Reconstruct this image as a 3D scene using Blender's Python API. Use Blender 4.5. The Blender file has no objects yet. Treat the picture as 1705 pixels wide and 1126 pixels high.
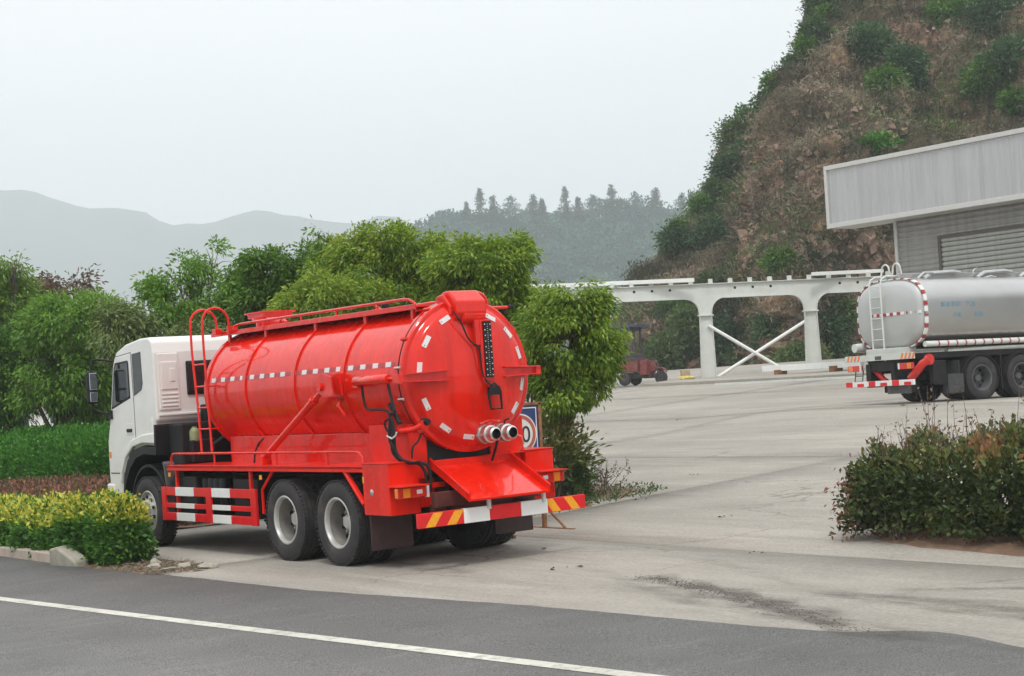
import bpy, bmesh, math, random
import numpy as np
from mathutils import Vector, Matrix, noise
random.seed(7)
RNG = np.random.default_rng(7)
S = bpy.context.scene
COL = S.collection

# ------------------------------------------------------------------ camera, light, exposure
CAM = Vector((-11.4011, -17.6794, 1.9645))
F_PX, PITCH, ROLL, YAW = 2700.0, 0.0364, 0.0542, 0.6351
cd = bpy.data.cameras.new('camera')
cam = bpy.data.objects.new('camera', cd); COL.objects.link(cam)
cd.sensor_fit = 'HORIZONTAL'; cd.sensor_width = 36.0
cd.lens = F_PX / 1705.0 * 36.0
cd.clip_start = 0.1; cd.clip_end = 6000
fwd = Vector((math.sin(YAW) * math.cos(PITCH), math.cos(YAW) * math.cos(PITCH), math.sin(PITCH)))
rgt = Vector((math.cos(YAW), -math.sin(YAW), 0))
upv = rgt.cross(fwd).normalized()
R3 = Matrix((rgt, upv, -fwd)).transposed()
cam.matrix_world = Matrix.Translation(CAM) @ R3.to_4x4() @ Matrix.Rotation(-ROLL, 4, 'Z')
S.camera = cam

W = bpy.data.worlds.new("World"); S.world = W; W.use_nodes = True
SUN_EL, SUN_AZ = 58.0, 215.0          # azimuth counted clockwise from +Y
wt = W.node_tree; wn = wt.nodes; wl = wt.links; wn.clear()
wo = wn.new('ShaderNodeOutputWorld'); bg = wn.new('ShaderNodeBackground')
sky = wn.new('ShaderNodeTexSky'); sky.sky_type = 'NISHITA'; sky.sun_disc = False
sky.sun_elevation = math.radians(SUN_EL); sky.sun_rotation = math.radians(SUN_AZ)
sky.air_density = 1.0; sky.dust_density = 3.0
tc = wn.new('ShaderNodeTexCoord'); sx = wn.new('ShaderNodeSeparateXYZ')
wl.new(tc.outputs['Generated'], sx.inputs[0])
rampz = wn.new('ShaderNodeValToRGB')
rampz.color_ramp.elements[0].position = 0.0; rampz.color_ramp.elements[0].color = (0.785, 0.765, 0.757, 1)
rampz.color_ramp.elements[1].position = 1.0; rampz.color_ramp.elements[1].color = (1.0, 1.0, 1.0, 1)
e = rampz.color_ramp.elements.new(0.2); e.color = (0.80, 0.79, 0.785, 1)
wl.new(sx.outputs['Z'], rampz.inputs[0])
nz = wn.new('ShaderNodeTexNoise'); nz.inputs['Scale'].default_value = 1.6; nz.inputs['Detail'].default_value = 4
mpw = wn.new('ShaderNodeMapping'); mpw.inputs['Scale'].default_value = (1, 1, 2.5)
wl.new(tc.outputs['Generated'], mpw.inputs[0]); wl.new(mpw.outputs[0], nz.inputs['Vector'])
mr = wn.new('ShaderNodeMapRange'); mr.inputs[1].default_value = .3; mr.inputs[2].default_value = .7
mr.inputs[3].default_value = 9.1; mr.inputs[4].default_value = 10.7
wl.new(nz.outputs[0], mr.inputs[0])
vm = wn.new('ShaderNodeVectorMath'); vm.operation = 'SCALE'
wl.new(rampz.outputs[0], vm.inputs[0]); wl.new(mr.outputs[0], vm.inputs['Scale'])
mxw = wn.new('ShaderNodeMix'); mxw.data_type = 'RGBA'; mxw.inputs[0].default_value = 0.93
wl.new(sky.outputs[0], mxw.inputs[6]); wl.new(vm.outputs[0], mxw.inputs[7])
wl.new(mxw.outputs[2], bg.inputs[0]); bg.inputs[1].default_value = 0.125
wl.new(bg.outputs[0], wo.inputs[0])

sd = bpy.data.lights.new('sun', 'SUN'); sd.energy = 1.5; sd.angle = math.radians(10); sd.color = (1.0, 0.97, 0.92)
so = bpy.data.objects.new('sun', sd); COL.objects.link(so)
az, el = math.radians(SUN_AZ), math.radians(SUN_EL)
sdir = Vector((math.sin(az) * math.cos(el), math.cos(az) * math.cos(el), math.sin(el)))
so.rotation_euler = sdir.to_track_quat('Z', 'Y').to_euler(); so.location = (0, 0, 60)
S.view_settings.view_transform = 'Standard'; S.view_settings.look = 'None'
S.view_settings.exposure = 0.36; S.view_settings.gamma = 1.0; S.view_settings.use_curve_mapping = False
S.render.engine = 'CYCLES'
cy = S.cycles
cy.use_denoising = True; cy.max_bounces = 6; cy.diffuse_bounces = 3; cy.glossy_bounces = 3
cy.transmission_bounces = 4; cy.volume_bounces = 2; cy.transparent_max_bounces = 8
cy.sample_clamp_indirect = 6

# ------------------------------------------------------------------ helpers
def at(px, py, d):
    """point whose distance along the view direction (level) is d, seen at photo pixel px,py"""
    x = px - 852.5; y = py - 563
    c, s = math.cos(ROLL), math.sin(ROLL)
    xu = x * c - y * s; yu = x * s + y * c
    u = -yu / F_PX; a = xu / F_PX
    cp, sp = math.cos(PITCH), math.sin(PITCH)
    lx, ly, lz = a, cp - u * sp, sp + u * cp
    n = Vector((math.cos(YAW) * lx + math.sin(YAW) * ly, -math.sin(YAW) * lx + math.cos(YAW) * ly, lz))
    return CAM + n * d
def depth_of(p):
    q = Vector(p) - CAM
    return q.x * math.sin(YAW) + q.y * math.cos(YAW)
def gz(x, y=-999.0):
    """height of the ground: level apron, a ramp rising to the yard behind, a level pad under the tanker"""
    z = 0.016 * x if x < 1.95 else 0.0312 + 0.066 * (x - 1.95)
    if x > 46: z = 0.0312 + 0.066 * 44.05 + 0.01 * min(x - 46, 40)
    if y > -100:
        dx, dy = max(abs(x - 25.5) - 5.5, 0), max(abs(y - 8.0) - 2.2, 0)
        r = math.hypot(dx, dy) / 6.0
        if r < 1:
            w = 1 - (r * r * (3 - 2 * r)); z = z * (1 - w) + 1.294 * w
    return z

class MB:
    def __init__(s): s.v = []; s.f = []; s.m = []
    def add(s, vs, fs, m=0, M=None):
        b = len(s.v)
        for p in vs:
            s.v.append(tuple(M @ Vector(p)) if M is not None else tuple(p))
        for f in fs: s.f.append([i + b for i in f]); s.m.append(m)
        return s
    def box(s, c, d, R=None, m=0):
        x, y, z = d[0] / 2, d[1] / 2, d[2] / 2
        vs = [Vector((i * x, j * y, k * z)) for i in (-1, 1) for j in (-1, 1) for k in (-1, 1)]
        if R is not None: vs = [R @ v for v in vs]
        vs = [v + Vector(c) for v in vs]
        return s.add(vs, [(0, 1, 3, 2), (4, 6, 7, 5), (0, 4, 5, 1), (2, 3, 7, 6), (0, 2, 6, 4), (1, 5, 7, 3)], m)
    def bb(s, x0, x1, y0, y1, z0, z1, m=0):
        return s.box(((x0 + x1) / 2, (y0 + y1) / 2, (z0 + z1) / 2), (abs(x1 - x0), abs(y1 - y0), abs(z1 - z0)), None, m)
    def tube(s, pts, r, n=8, m=0, cap=True, r2=None, closed=False):
        P = [Vector(p) for p in pts]; N = len(P); b = len(s.v); up = None
        for i in range(N):
            if closed: t = (P[(i + 1) % N] - P[i - 1]).normalized()
            else: t = (P[min(i + 1, N - 1)] - P[max(i - 1, 0)]).normalized()
            if up is None: up = Vector((0, 0, 1)) if abs(t.z) < .9 else Vector((1, 0, 0))
            a = t.cross(up).normalized(); up = a.cross(t).normalized()
            rr = r if r2 is None else r + (r2 - r) * i / (N - 1)
            if isinstance(r, (list, tuple)): rr = r[i]
            for k in range(n):
                q = 2 * math.pi * k / n
                s.v.append(tuple(P[i] + (a * math.cos(q) + up * math.sin(q)) * rr))
        L = N if closed else N - 1
        for i in range(L):
            for k in range(n):
                i2 = (i + 1) % N
                s.f.append([b + i * n + k, b + i * n + (k + 1) % n, b + i2 * n + (k + 1) % n, b + i2 * n + k]); s.m.append(m)
        if cap and not closed:
            s.f.append([b + k for k in range(n)][::-1]); s.m.append(m)
            s.f.append([b + (N - 1) * n + k for k in range(n)]); s.m.append(m)
        return s
    def lathe(s, prof, o=(0, 0, 0), axis='X', n=32, m=0, sx=1.0, closed=False, ms=None):
        b = len(s.v); o = Vector(o)
        for (a, r) in prof:
            for k in range(n):
                q = 2 * math.pi * k / n; c_, s_ = math.cos(q) * r, math.sin(q) * r
                p = {'X': (a, c_, s_), 'Y': (c_ * sx, a, s_), 'Z': (c_, s_, a)}[axis]
                s.v.append(tuple(o + Vector(p)))
        K = len(prof)
        for i in range(K if closed else K - 1):
            j = (i + 1) % K
            for k in range(n):
                s.f.append([b + i * n + k, b + j * n + k, b + j * n + (k + 1) % n, b + i * n + (k + 1) % n])
                s.m.append(ms[i] if ms else m)
        return s
    def prism(s, poly, axis, a0, a1, m=0):
        n = len(poly); b = len(s.v)
        for a in (a0, a1):
            for (p, q) in poly:
                s.v.append({'X': (a, p, q), 'Y': (p, a, q), 'Z': (p, q, a)}[axis])
        s.f.append([b + i for i in range(n)][::-1]); s.m.append(m)
        s.f.append([b + n + i for i in range(n)]); s.m.append(m)
        for i in range(n):
            j = (i + 1) % n; s.f.append([b + i, b + j, b + n + j, b + n + i]); s.m.append(m)
        return s
    def build(s, name, mats, parent=None, bevel=0, smooth=None, label=None, kind=None):
        me = bpy.data.meshes.new(name); me.from_pydata(s.v, [], s.f); me.update()
        if not isinstance(mats, (list, tuple)): mats = [mats]
        for mm in mats: me.materials.append(mm)
        me.polygons.foreach_set('material_index', s.m)
        bm = bmesh.new(); bm.from_mesh(me); bmesh.ops.recalc_face_normals(bm, faces=bm.faces)
        if smooth is None: smooth = bevel == 0
        if smooth:
            for f in bm.faces: f.smooth = True
            for e_ in bm.edges:
                if len(e_.link_faces) != 2 or e_.calc_face_angle(0) > math.radians(38): e_.smooth = False
        bm.to_mesh(me); bm.free()
        o = bpy.data.objects.new(name, me); COL.objects.link(o)
        if parent is not None: o.parent = parent
        if bevel:
            bv = o.modifiers.new('bevel', 'BEVEL'); bv.width = bevel; bv.segments = 2
            bv.limit_method = 'ANGLE'; bv.angle_limit = math.radians(35)
        if label: o['label'] = label
        if kind: o['kind'] = kind
        return o

def build_each(mb, name, mats, parent=None, **k):
    """one object for every loose piece of the builder"""
    par = list(range(len(mb.v)))
    def fd(a):
        while par[a] != a: par[a] = par[par[a]]; a = par[a]
        return a
    for f in mb.f:
        for i in f[1:]: par[fd(f[0])] = fd(i)
    groups = {}
    for f, m_i in zip(mb.f, mb.m): groups.setdefault(fd(f[0]), []).append((f, m_i))
    out = []
    for g in groups.values():
        idx = {}; n_ = MB()
        for f, m_i in g:
            n_.f.append([idx.setdefault(i, len(idx)) for i in f]); n_.m.append(m_i)
        n_.v = [mb.v[i] for i in idx]; out.append(n_.build(name, mats, parent, **k))
    return out
def empty(name, loc, rz=0.0):
    o = bpy.data.objects.new(name, None); COL.objects.link(o); o.location = loc
    o.rotation_euler = (0, 0, rz); o.empty_display_size = .3
    return o
def tag(o, label, cat, group=None, kind=None):
    o['label'] = label; o['category'] = cat
    if group: o['group'] = group
    if kind: o['kind'] = kind
    return o
def struct(o, kind='structure'):
    o['kind'] = kind; return o
def arc(c, r, a0, a1, n, plane):
    out = []
    for i in range(n + 1):
        a = math.radians(a0 + (a1 - a0) * i / n); p, q = math.cos(a) * r, math.sin(a) * r
        out.append(Vector(c) + Vector({'YZ': (0, p, q), 'XZ': (p, 0, q), 'XY': (p, q, 0)}[plane]))
    return out

# ------------------------------------------------------------------ materials
def new_mat(name):
    m = bpy.data.materials.new(name); m.use_nodes = True
    nt = m.node_tree; b = nt.nodes['Principled BSDF']; return m, nt, b
def N(nt, t, **kw):
    n = nt.nodes.new(t)
    for k, v in kw.items(): setattr(n, k, v)
    return n
def noise_tex(nt, scale, detail=4, rough=.55, vec=None, stretch=None, dist=0):
    tcn = N(nt, 'ShaderNodeTexCoord'); t = N(nt, 'ShaderNodeTexNoise')
    t.inputs['Scale'].default_value = scale; t.inputs['Detail'].default_value = detail
    t.inputs['Roughness'].default_value = rough; t.inputs['Distortion'].default_value = dist
    mp = N(nt, 'ShaderNodeMapping')
    if stretch: mp.inputs['Scale'].default_value = stretch[:3]
    if stretch and len(stretch) > 3: mp.inputs['Rotation'].default_value = (0, 0, stretch[3])
    nt.links.new(tcn.outputs['Object'], mp.inputs[0]); nt.links.new(mp.outputs[0], t.inputs['Vector'])
    return t.outputs[0]
def ramp(nt, src, stops):
    r = N(nt, 'ShaderNodeValToRGB'); cr = r.color_ramp
    while len(cr.elements) < len(stops): cr.elements.new(.5)
    for el_, (p, c) in zip(cr.elements, stops):
        el_.position = p; el_.color = (*c, 1) if len(c) == 3 else c
    nt.links.new(src, r.inputs[0]); return r.outputs[0]
def mixc(nt, fac, a, b, mode='MIX'):
    x = N(nt, 'ShaderNodeMix', data_type='RGBA', blend_type=mode)
    for sock, val in ((0, fac), (6, a), (7, b)):
        if isinstance(val, (int, float)): x.inputs[sock].default_value = val
        elif isinstance(val, tuple): x.inputs[sock].default_value = (*val, 1)
        else: nt.links.new(val, x.inputs[sock])
    return x.outputs[2]
def bump(nt, b, src, strength, dist=.01):
    bp = N(nt, 'ShaderNodeBump'); bp.inputs['Strength'].default_value = strength; bp.inputs['Distance'].default_value = dist
    nt.links.new(src, bp.inputs['Height']); nt.links.new(bp.outputs[0], b.inputs['Normal']); return bp
def simple(name, col, rough=.5, metal=0, var=.15, nscale=6, coat=0, bmp=0, bscale=40, dirt=None, spec=None):
    m, nt, b = new_mat(name)
    n1 = noise_tex(nt, nscale, 5)
    lo = tuple(max(0, c * (1 - var)) for c in col); hi = tuple(min(1, c * (1 + var)) for c in col)
    c = ramp(nt, n1, [(.3, lo), (.7, hi)])
    if dirt:
        n2 = noise_tex(nt, 2.3, 7, .65)
        f = ramp(nt, n2, [(.5, (0, 0, 0)), (.72, (dirt[3],) * 3)])
        c = mixc(nt, f, c, tuple(dirt[:3]))
    nt.links.new(c, b.inputs['Base Color'])
    b.inputs['Roughness'].default_value = rough; b.inputs['Metallic'].default_value = metal
    if coat: b.inputs['Coat Weight'].default_value = coat; b.inputs['Coat Roughness'].default_value = .06
    if spec is not None: b.inputs['Specular IOR Level'].default_value = spec
    if bmp: bump(nt, b, noise_tex(nt, bscale, 3), bmp, .01)
    return m

M = {}
def red_paint():
    m, nt, b = new_mat('red_paint')
    c = ramp(nt, noise_tex(nt, 1.3, 5), [(.3, (.72, .011, .002)), (.7, (.82, .017, .004))])
    dust = ramp(nt, noise_tex(nt, 3.1, 8, .7), [(.5, (0, 0, 0)), (.85, (.05, .05, .05))])
    c = mixc(nt, dust, c, (.55, .30, .24))
    drip = ramp(nt, noise_tex(nt, 1.0, 5, .65, stretch=(7, 7, .5)), [(.42, (1, 1, 1)), (.62, (.84, .80, .80))])
    c = mixc(nt, 1.0, c, drip, 'MULTIPLY')
    nt.links.new(c, b.inputs['Base Color'])
    r = ramp(nt, noise_tex(nt, 5, 6, .6), [(.3, (.16,) * 3), (.75, (.34,) * 3)])
    nt.links.new(r, b.inputs['Roughness'])
    b.inputs['Coat Weight'].default_value = .65; b.inputs['Coat Roughness'].default_value = .025; b.inputs['Specular IOR Level'].default_value = .15
    bump(nt, b, noise_tex(nt, 1.1, 2), .10, .05)
    return m
M['red'] = red_paint()
M['redflat'] = simple('red_paint_satin', (.76, .014, .004), .36, var=.12, coat=.2, dirt=(.34, .075, .05, .42), spec=.2)
M['white'] = simple('white_cab_paint', (.74, .73, .70), .28, var=.04, nscale=2, coat=.5, dirt=(.55, .52, .46, .25))
M['black'] = simple('black_plastic', (.011, .011, .012), .55, var=.3, bmp=.1, spec=.3)
M['chassis'] = simple('chassis_black', (.014, .013, .013), .6, var=.4, dirt=(.06, .05, .04, .3), spec=.3)
M['rubber'] = simple('tyre_rubber', (.028, .026, .027), .78, var=.25, nscale=9, bmp=.25, bscale=60, dirt=(.11, .095, .085, .45))
M['greyflap'] = simple('dusty_rubber', (.09, .088, .088), .7, var=.25, dirt=(.2, .18, .16, .5))
M['rim'] = simple('wheel_silver', (.52, .51, .49), .42, metal=.35, var=.1, dirt=(.25, .22, .18, .4))
M['rimdark'] = simple('wheel_dish_dark', (.20, .185, .17), .6, var=.2, dirt=(.3, .26, .21, .5))  # deep dish set darker and browner than the rim, with dirt patches
M['steel'] = simple('cast_aluminium', (.62, .62, .60), .3, metal=.9, var=.15, bmp=.1)
M['glass'] = simple('dark_glass', (.014, .017, .018), .06, var=.2)
M['chrome'] = simple('mirror_glass', (.55, .57, .6), .05, metal=1, var=.02)
M['refl_white'] = simple('reflective_white', (.80, .80, .78), .4, var=.04)
M['tape_white'] = simple('tape_white', (.72, .68, .68), .45, var=.08, nscale=60)
M['tape_red'] = simple('tape_dark_red', (.40, .035, .04), .4, var=.15)
M['refl_red'] = simple('reflective_red', (.70, .012, .016), .35, var=.1)
M['refl_yel'] = simple('reflective_amber', (.85, .36, .02), .35, var=.12, nscale=30)
M['lamp_red'] = simple('lamp_red', (.62, .02, .012), .15, var=.1, coat=.6)
M['lamp_amber'] = simple('lamp_amber', (.80, .22, .015), .15, var=.1, coat=.6)
M['rust'] = simple('rusty_iron', (.24, .11, .05), .8, var=.45, nscale=12, bmp=.3)
M['pale_steel'] = simple('pale_painted_steel', (.62, .64, .60), .45, var=.05, nscale=2, dirt=(.45, .42, .36, .35))
M['white_steel'] = simple('white_tube', (.80, .81, .78), .4, var=.04)
M['olive'] = simple('olive_bottle', (.22, .25, .12), .5)
M['blue'] = simple('sign_blue', (.012, .035, .14), .35, var=.1)
M['signwhite'] = simple('sign_white', (.72, .70, .68), .4, var=.06)
M['signblack'] = simple('sign_black', (.02, .02, .02), .5)
M['kerb'] = simple('kerb_concrete', (.44, .36, .30), .85, var=.18, nscale=5, bmp=.4, bscale=30, dirt=(.2, .17, .13, .5))
M['rock'] = simple('pale_stone', (.36, .34, .28), .85, var=.2, nscale=6, bmp=.5, bscale=14, dirt=(.25, .2, .14, .5))
M['bark'] = simple('tree_bark', (.10, .08, .06), .9, var=.35, nscale=10, bmp=.5)
M['twig'] = simple('dry_twig', (.14, .10, .075), .9, var=.3)
M['trike_red'] = simple('faded_red_paint', (.19, .045, .040), .6, var=.35, nscale=9, dirt=(.2, .13, .1, .6))
M['dustdark'] = simple('dusty_engine', (.06, .05, .05), .7, var=.5, nscale=15)
M['canopy'] = simple('canopy_sheet', (.06, .065, .10), .5, var=.2)
M['sack'] = simple('yellow_sack', (.62, .50, .16), .8, var=.2)
M['cardboard'] = simple('cardboard', (.42, .33, .22), .9, var=.2)
M['brown_roof'] = simple('pale_sheet_roof', (.50, .45, .40), .7, var=.15)
M['whitewall'] = simple('white_render', (.74, .74, .70), .8, var=.08)
M['teal'] = simple('teal_sheet', (.05, .10, .10), .5, var=.2)
M['text_blue'] = simple('faded_blue_print', (.20, .36, .44), .6, var=.1)

def asphalt_mat():
    m, nt, b = new_mat('asphalt')
    base = ramp(nt, noise_tex(nt, .45, 6, .6), [(.3, (.125, .125, .121)), (.7, (.185, .183, .176))])
    gr = ramp(nt, noise_tex(nt, 85, 3, .7), [(.38, (.40, .40, .40)), (.62, (1.6, 1.6, 1.58))])
    c = mixc(nt, 1.0, base, gr, 'MULTIPLY')
    st = noise_tex(nt, 1.0, 7, .7, stretch=(.55, 3.4, 1, .9))
    f = ramp(nt, st, [(.54, (0, 0, 0)), (.74, (.40, .40, .40))])
    c = mixc(nt, f, c, (.28, .275, .258))
    nt.links.new(c, b.inputs['Base Color']); b.inputs['Roughness'].default_value = .82
    bump(nt, b, noise_tex(nt, 110, 3, .7), .5, .012); return m
def concrete_mat(name='concrete', tone=(.335, .308, .266), rot=.12):
    m, nt, b = new_mat(name)
    lo = tuple(c * .72 for c in tone); hi = tuple(min(1, c * 1.18) for c in tone)
    c = ramp(nt, noise_tex(nt, .35, 7, .62, stretch=(1.4, .55, 1, rot)), [(.28, lo), (.55, tone), (.75, hi)])
    st = noise_tex(nt, 1.0, 8, .72, stretch=(1.9, .30, 1, -.55), dist=.4)
    f = ramp(nt, st, [(.48, (0, 0, 0)), (.68, (.5, .5, .5))])
    c = mixc(nt, f, c, tuple(x * .62 for x in tone))
    st2 = noise_tex(nt, 1.3, 8, .72, stretch=(2.6, .22, 1, -.72), dist=.3)
    f2 = ramp(nt, st2, [(.54, (0, 0, 0)), (.70, (.42, .42, .42))])
    c = mixc(nt, f2, c, (.48, .47, .43))
    fine = ramp(nt, noise_tex(nt, 26, 5, .7), [(.35, (.80, .80, .80)), (.65, (1.17, 1.17, 1.17))])
    c = mixc(nt, 1.0, c, fine, 'MULTIPLY')
    vor = N(nt, 'ShaderNodeTexVoronoi', feature='DISTANCE_TO_EDGE'); vor.inputs['Scale'].default_value = .33
    tcn = N(nt, 'ShaderNodeTexCoord'); wv = N(nt, 'ShaderNodeVectorMath', operation='ADD')
    nn = N(nt, 'ShaderNodeTexNoise'); nn.inputs['Scale'].default_value = 1.2; nn.inputs['Detail'].default_value = 5
    nt.links.new(tcn.outputs['Object'], nn.inputs['Vector']); nt.links.new(tcn.outputs['Object'], wv.inputs[0]); nt.links.new(nn.outputs[1], wv.inputs[1])
    nt.links.new(wv.outputs[0], vor.inputs['Vector'])
    ck = ramp(nt, vor.outputs['Distance'], [(0.0, (.9, .9, .9)), (.009, (0, 0, 0))])
    gate = ramp(nt, noise_tex(nt, .22, 3), [(.5, (0, 0, 0)), (.58, (1, 1, 1))])
    ck = mixc(nt, 1.0, ck, gate, 'MULTIPLY')
    c = mixc(nt, ck, c, (.16, .14, .12))
    nt.links.new(c, b.inputs['Base Color'])
    b.inputs['Roughness'].default_value = .78
    bump(nt, b, noise_tex(nt, 18, 6, .7), .25, .01); return m
def worn_line():
    m, nt, b = new_mat('road_line_paint')
    f = ramp(nt, noise_tex(nt, 7, 10, .8), [(.50, (0, 0, 0)), (.62, (.85, .85, .85))])
    g = ramp(nt, noise_tex(nt, .8, 6, .7), [(.35, (.50, .49, .42)), (.65, (.66, .65, .57))])
    nt.links.new(mixc(nt, f, g, (.27, .265, .25)), b.inputs['Base Color']); b.inputs['Roughness'].default_value = .75
    bump(nt, b, noise_tex(nt, 90, 3, .7), .4, .01); return m
def streaky(name, col, rough, metal, amt=.12, sc=(5, 5, .25)):
    m, nt, b = new_mat(name)
    c = ramp(nt, noise_tex(nt, 1.0, 6, .7, stretch=sc), [(.3, tuple(x * (1 - amt * 1.6) for x in col)), (.55, col), (.75, tuple(min(1, x * (1 + amt * .6)) for x in col))])
    d = ramp(nt, noise_tex(nt, .5, 5, .6), [(.4, (0, 0, 0)), (.8, (.25, .25, .25))])
    nt.links.new(mixc(nt, d, c, tuple(x * .75 for x in col)), b.inputs['Base Color'])
    b.inputs['Roughness'].default_value = rough; b.inputs['Metallic'].default_value = metal; return m
def soil_mat(name, a, b_, c_, sc=3):
    m, nt, b = new_mat(name)
    c = ramp(nt, noise_tex(nt, sc, 8, .7), [(.3, a), (.5, b_), (.7, c_)])
    nt.links.new(c, b.inputs['Base Color']); b.inputs['Roughness'].default_value = .95
    bump(nt, b, noise_tex(nt, 25, 6, .75), .8, .04); return m
M['asphalt'] = asphalt_mat()
M['concrete'] = concrete_mat()
M['concrete2'] = concrete_mat('yard_concrete', (.338, .312, .270), .3)
M['soil'] = soil_mat('red_soil', (.14, .085, .055), (.24, .15, .10), (.36, .24, .16))
M['earth'] = soil_mat('dull_earth', (.10, .10, .06), (.16, .14, .09), (.22, .19, .13), .8)
M['line'] = worn_line()
M['mud'] = simple('dark_mud', (.06, .05, .042), .9, var=.4)

def leaf_mat(name, stops, trans=.3, rough=.45):
    m, nt, b = new_mat(name)
    a = N(nt, 'ShaderNodeAttribute'); a.attribute_name = 'tint'
    c = ramp(nt, a.outputs['Fac'], stops)
    nt.links.new(c, b.inputs['Base Color']); b.inputs['Roughness'].default_value = rough
    b.inputs['Specular IOR Level'].default_value = .35
    t = N(nt, 'ShaderNodeBsdfTranslucent'); nt.links.new(c, t.inputs[0])
    ms = N(nt, 'ShaderNodeMixShader'); ms.inputs[0].default_value = trans
    nt.links.new(b.outputs[0], ms.inputs[1]); nt.links.new(t.outputs[0], ms.inputs[2])
    nt.links.new(ms.outputs[0], nt.nodes['Material Output'].inputs[0]); return m
M['leaf_bright'] = leaf_mat('leaf_yellow_green', [(0, (.035, .085, .010)), (.45, (.15, .27, .020)), (.8, (.32, .43, .045)), (1, (.48, .48, .12))], .4)
M['leaf_mid'] = leaf_mat('leaf_mid_green', [(0, (.022, .07, .012)), (.5, (.075, .19, .02)), (1, (.20, .32, .045))], .38)
M['leaf_dark'] = leaf_mat('leaf_dark_green', [(0, (.020, .07, .014)), (.5, (.075, .19, .024)), (1, (.21, .38, .045))], .35)
M['leaf_hedge'] = leaf_mat('leaf_hedge', [(0, (.018, .085, .010)), (.5, (.06, .22, .018)), (1, (.16, .38, .03))])
M['leaf_yellow'] = leaf_mat('leaf_golden', [(0, (.035, .12, .018)), (.35, (.12, .28, .03)), (.6, (.42, .46, .04)), (1, (.84, .76, .16))])
M['leaf_redb'] = leaf_mat('leaf_red_brown', [(0, (.045, .05, .022)), (.4, (.13, .09, .045)), (.75, (.27, .13, .08)), (1, (.42, .17, .12))])
M['leaf_bush'] = leaf_mat('leaf_photinia', [(0, (.030, .050, .018)), (.4, (.085, .125, .032)), (.75, (.21, .20, .055)), (1, (.38, .16, .10))], .25)
M['leaf_dry'] = leaf_mat('leaf_dry_scrub', [(0, (.075, .072, .045)), (.4, (.165, .15, .095)), (.75, (.27, .225, .155)), (1, (.38, .30, .225))], .2, .7)
M['leaf_olive'] = leaf_mat('leaf_olive', [(0, (.035, .07, .022)), (.5, (.09, .15, .04)), (1, (.18, .24, .07))], .25)
M['leaf_cliff'] = leaf_mat('leaf_cliff_green', [(0, (.022, .055, .026)), (.5, (.052, .125, .045)), (1, (.14, .23, .07))], .3)
M['leaf_brown'] = leaf_mat('leaf_brown', [(0, (.06, .035, .022)), (.5, (.12, .07, .045)), (1, (.22, .14, .09))], .2)
M['leaf_far'] = leaf_mat('leaf_far_wood', [(0, (.008, .05, .045)), (.5, (.028, .125, .09)), (1, (.12, .27, .15))], .15, .7)
M['leaf_pine'] = leaf_mat('leaf_pine', [(0, (.015, .035, .022)), (.5, (.03, .06, .035)), (1, (.06, .10, .05))], .1, .7)

# ------------------------------------------------------------------ foliage
def quads_object(name, V, T, mat, parent=None):
    """V (n,4,3) leaf corners, T (n,) tint"""
    n = len(V); me = bpy.data.meshes.new(name)
    me.vertices.add(n * 4); me.vertices.foreach_set('co', V.reshape(-1).astype(np.float32))
    me.loops.add(n * 4); me.loops.foreach_set('vertex_index', np.arange(n * 4, dtype=np.int32))
    me.polygons.add(n); me.polygons.foreach_set('loop_start', np.arange(0, n * 4, 4, dtype=np.int32))
    me.update(calc_edges=True)
    at_ = me.attributes.new('tint', 'FLOAT', 'FACE'); at_.data.foreach_set('value', T.astype(np.float32))
    me.materials.append(mat); me.validate()
    o = bpy.data.objects.new(name, me); COL.objects.link(o)
    if parent is not None: o.parent = parent
    return o
def norm(a): return a / np.maximum(np.linalg.norm(a, axis=-1, keepdims=True), 1e-9)
def leaf_quads(P, D, L, Wd, rng, droop=.25):
    """diamond leaves at P pointing along D, with a bent tip"""
    n = len(P); r = rng.normal(size=(n, 3)); side = norm(np.cross(D, r))
    nor = norm(np.cross(side, D)); L = L[:, None]; Wd = Wd[:, None]
    tip = P + D * L - np.array([0, 0, 1.0]) * L * droop * rng.random((n, 1))
    mid = P + D * L * .45 + nor * L * .06
    V = np.stack([P, mid - side * Wd, tip, mid + side * Wd], 1)
    return V
def blob_points(blobs, n, rng, shell=.72, seed=0.0, freq=1.1, thr=-.12):
    """cluster centres in a set of ellipsoids (c, r) with noise gaps; returns points, outward directions"""
    C_ = np.array([b[0] for b in blobs], float); R_ = np.array([b[1] for b in blobs], float)
    w = (R_[:, 0] * R_[:, 1] * R_[:, 2]) ** (2 / 3); w /= w.sum()
    k = rng.choice(len(blobs), int(n * 1.9), p=w); d = norm(rng.normal(size=(len(k), 3)))
    rad = np.where(rng.random(len(k)) < shell, 1 - np.abs(rng.normal(0, .13, len(k))), rng.random(len(k)) ** .5)
    rad += (np.sin(d[:, 0] * 5 + k) + np.sin(d[:, 1] * 6 + 2 * k) + np.sin(d[:, 2] * 7 + k)) * .05
    P = C_[k] + d * R_[k] * rad[:, None]
    keep = np.array([noise.noise(Vector((p[0] * freq + seed, p[1] * freq, p[2] * freq))) > thr for p in P])
    P, d = P[keep], d[keep]
    return P[:n], d[:n]
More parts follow.
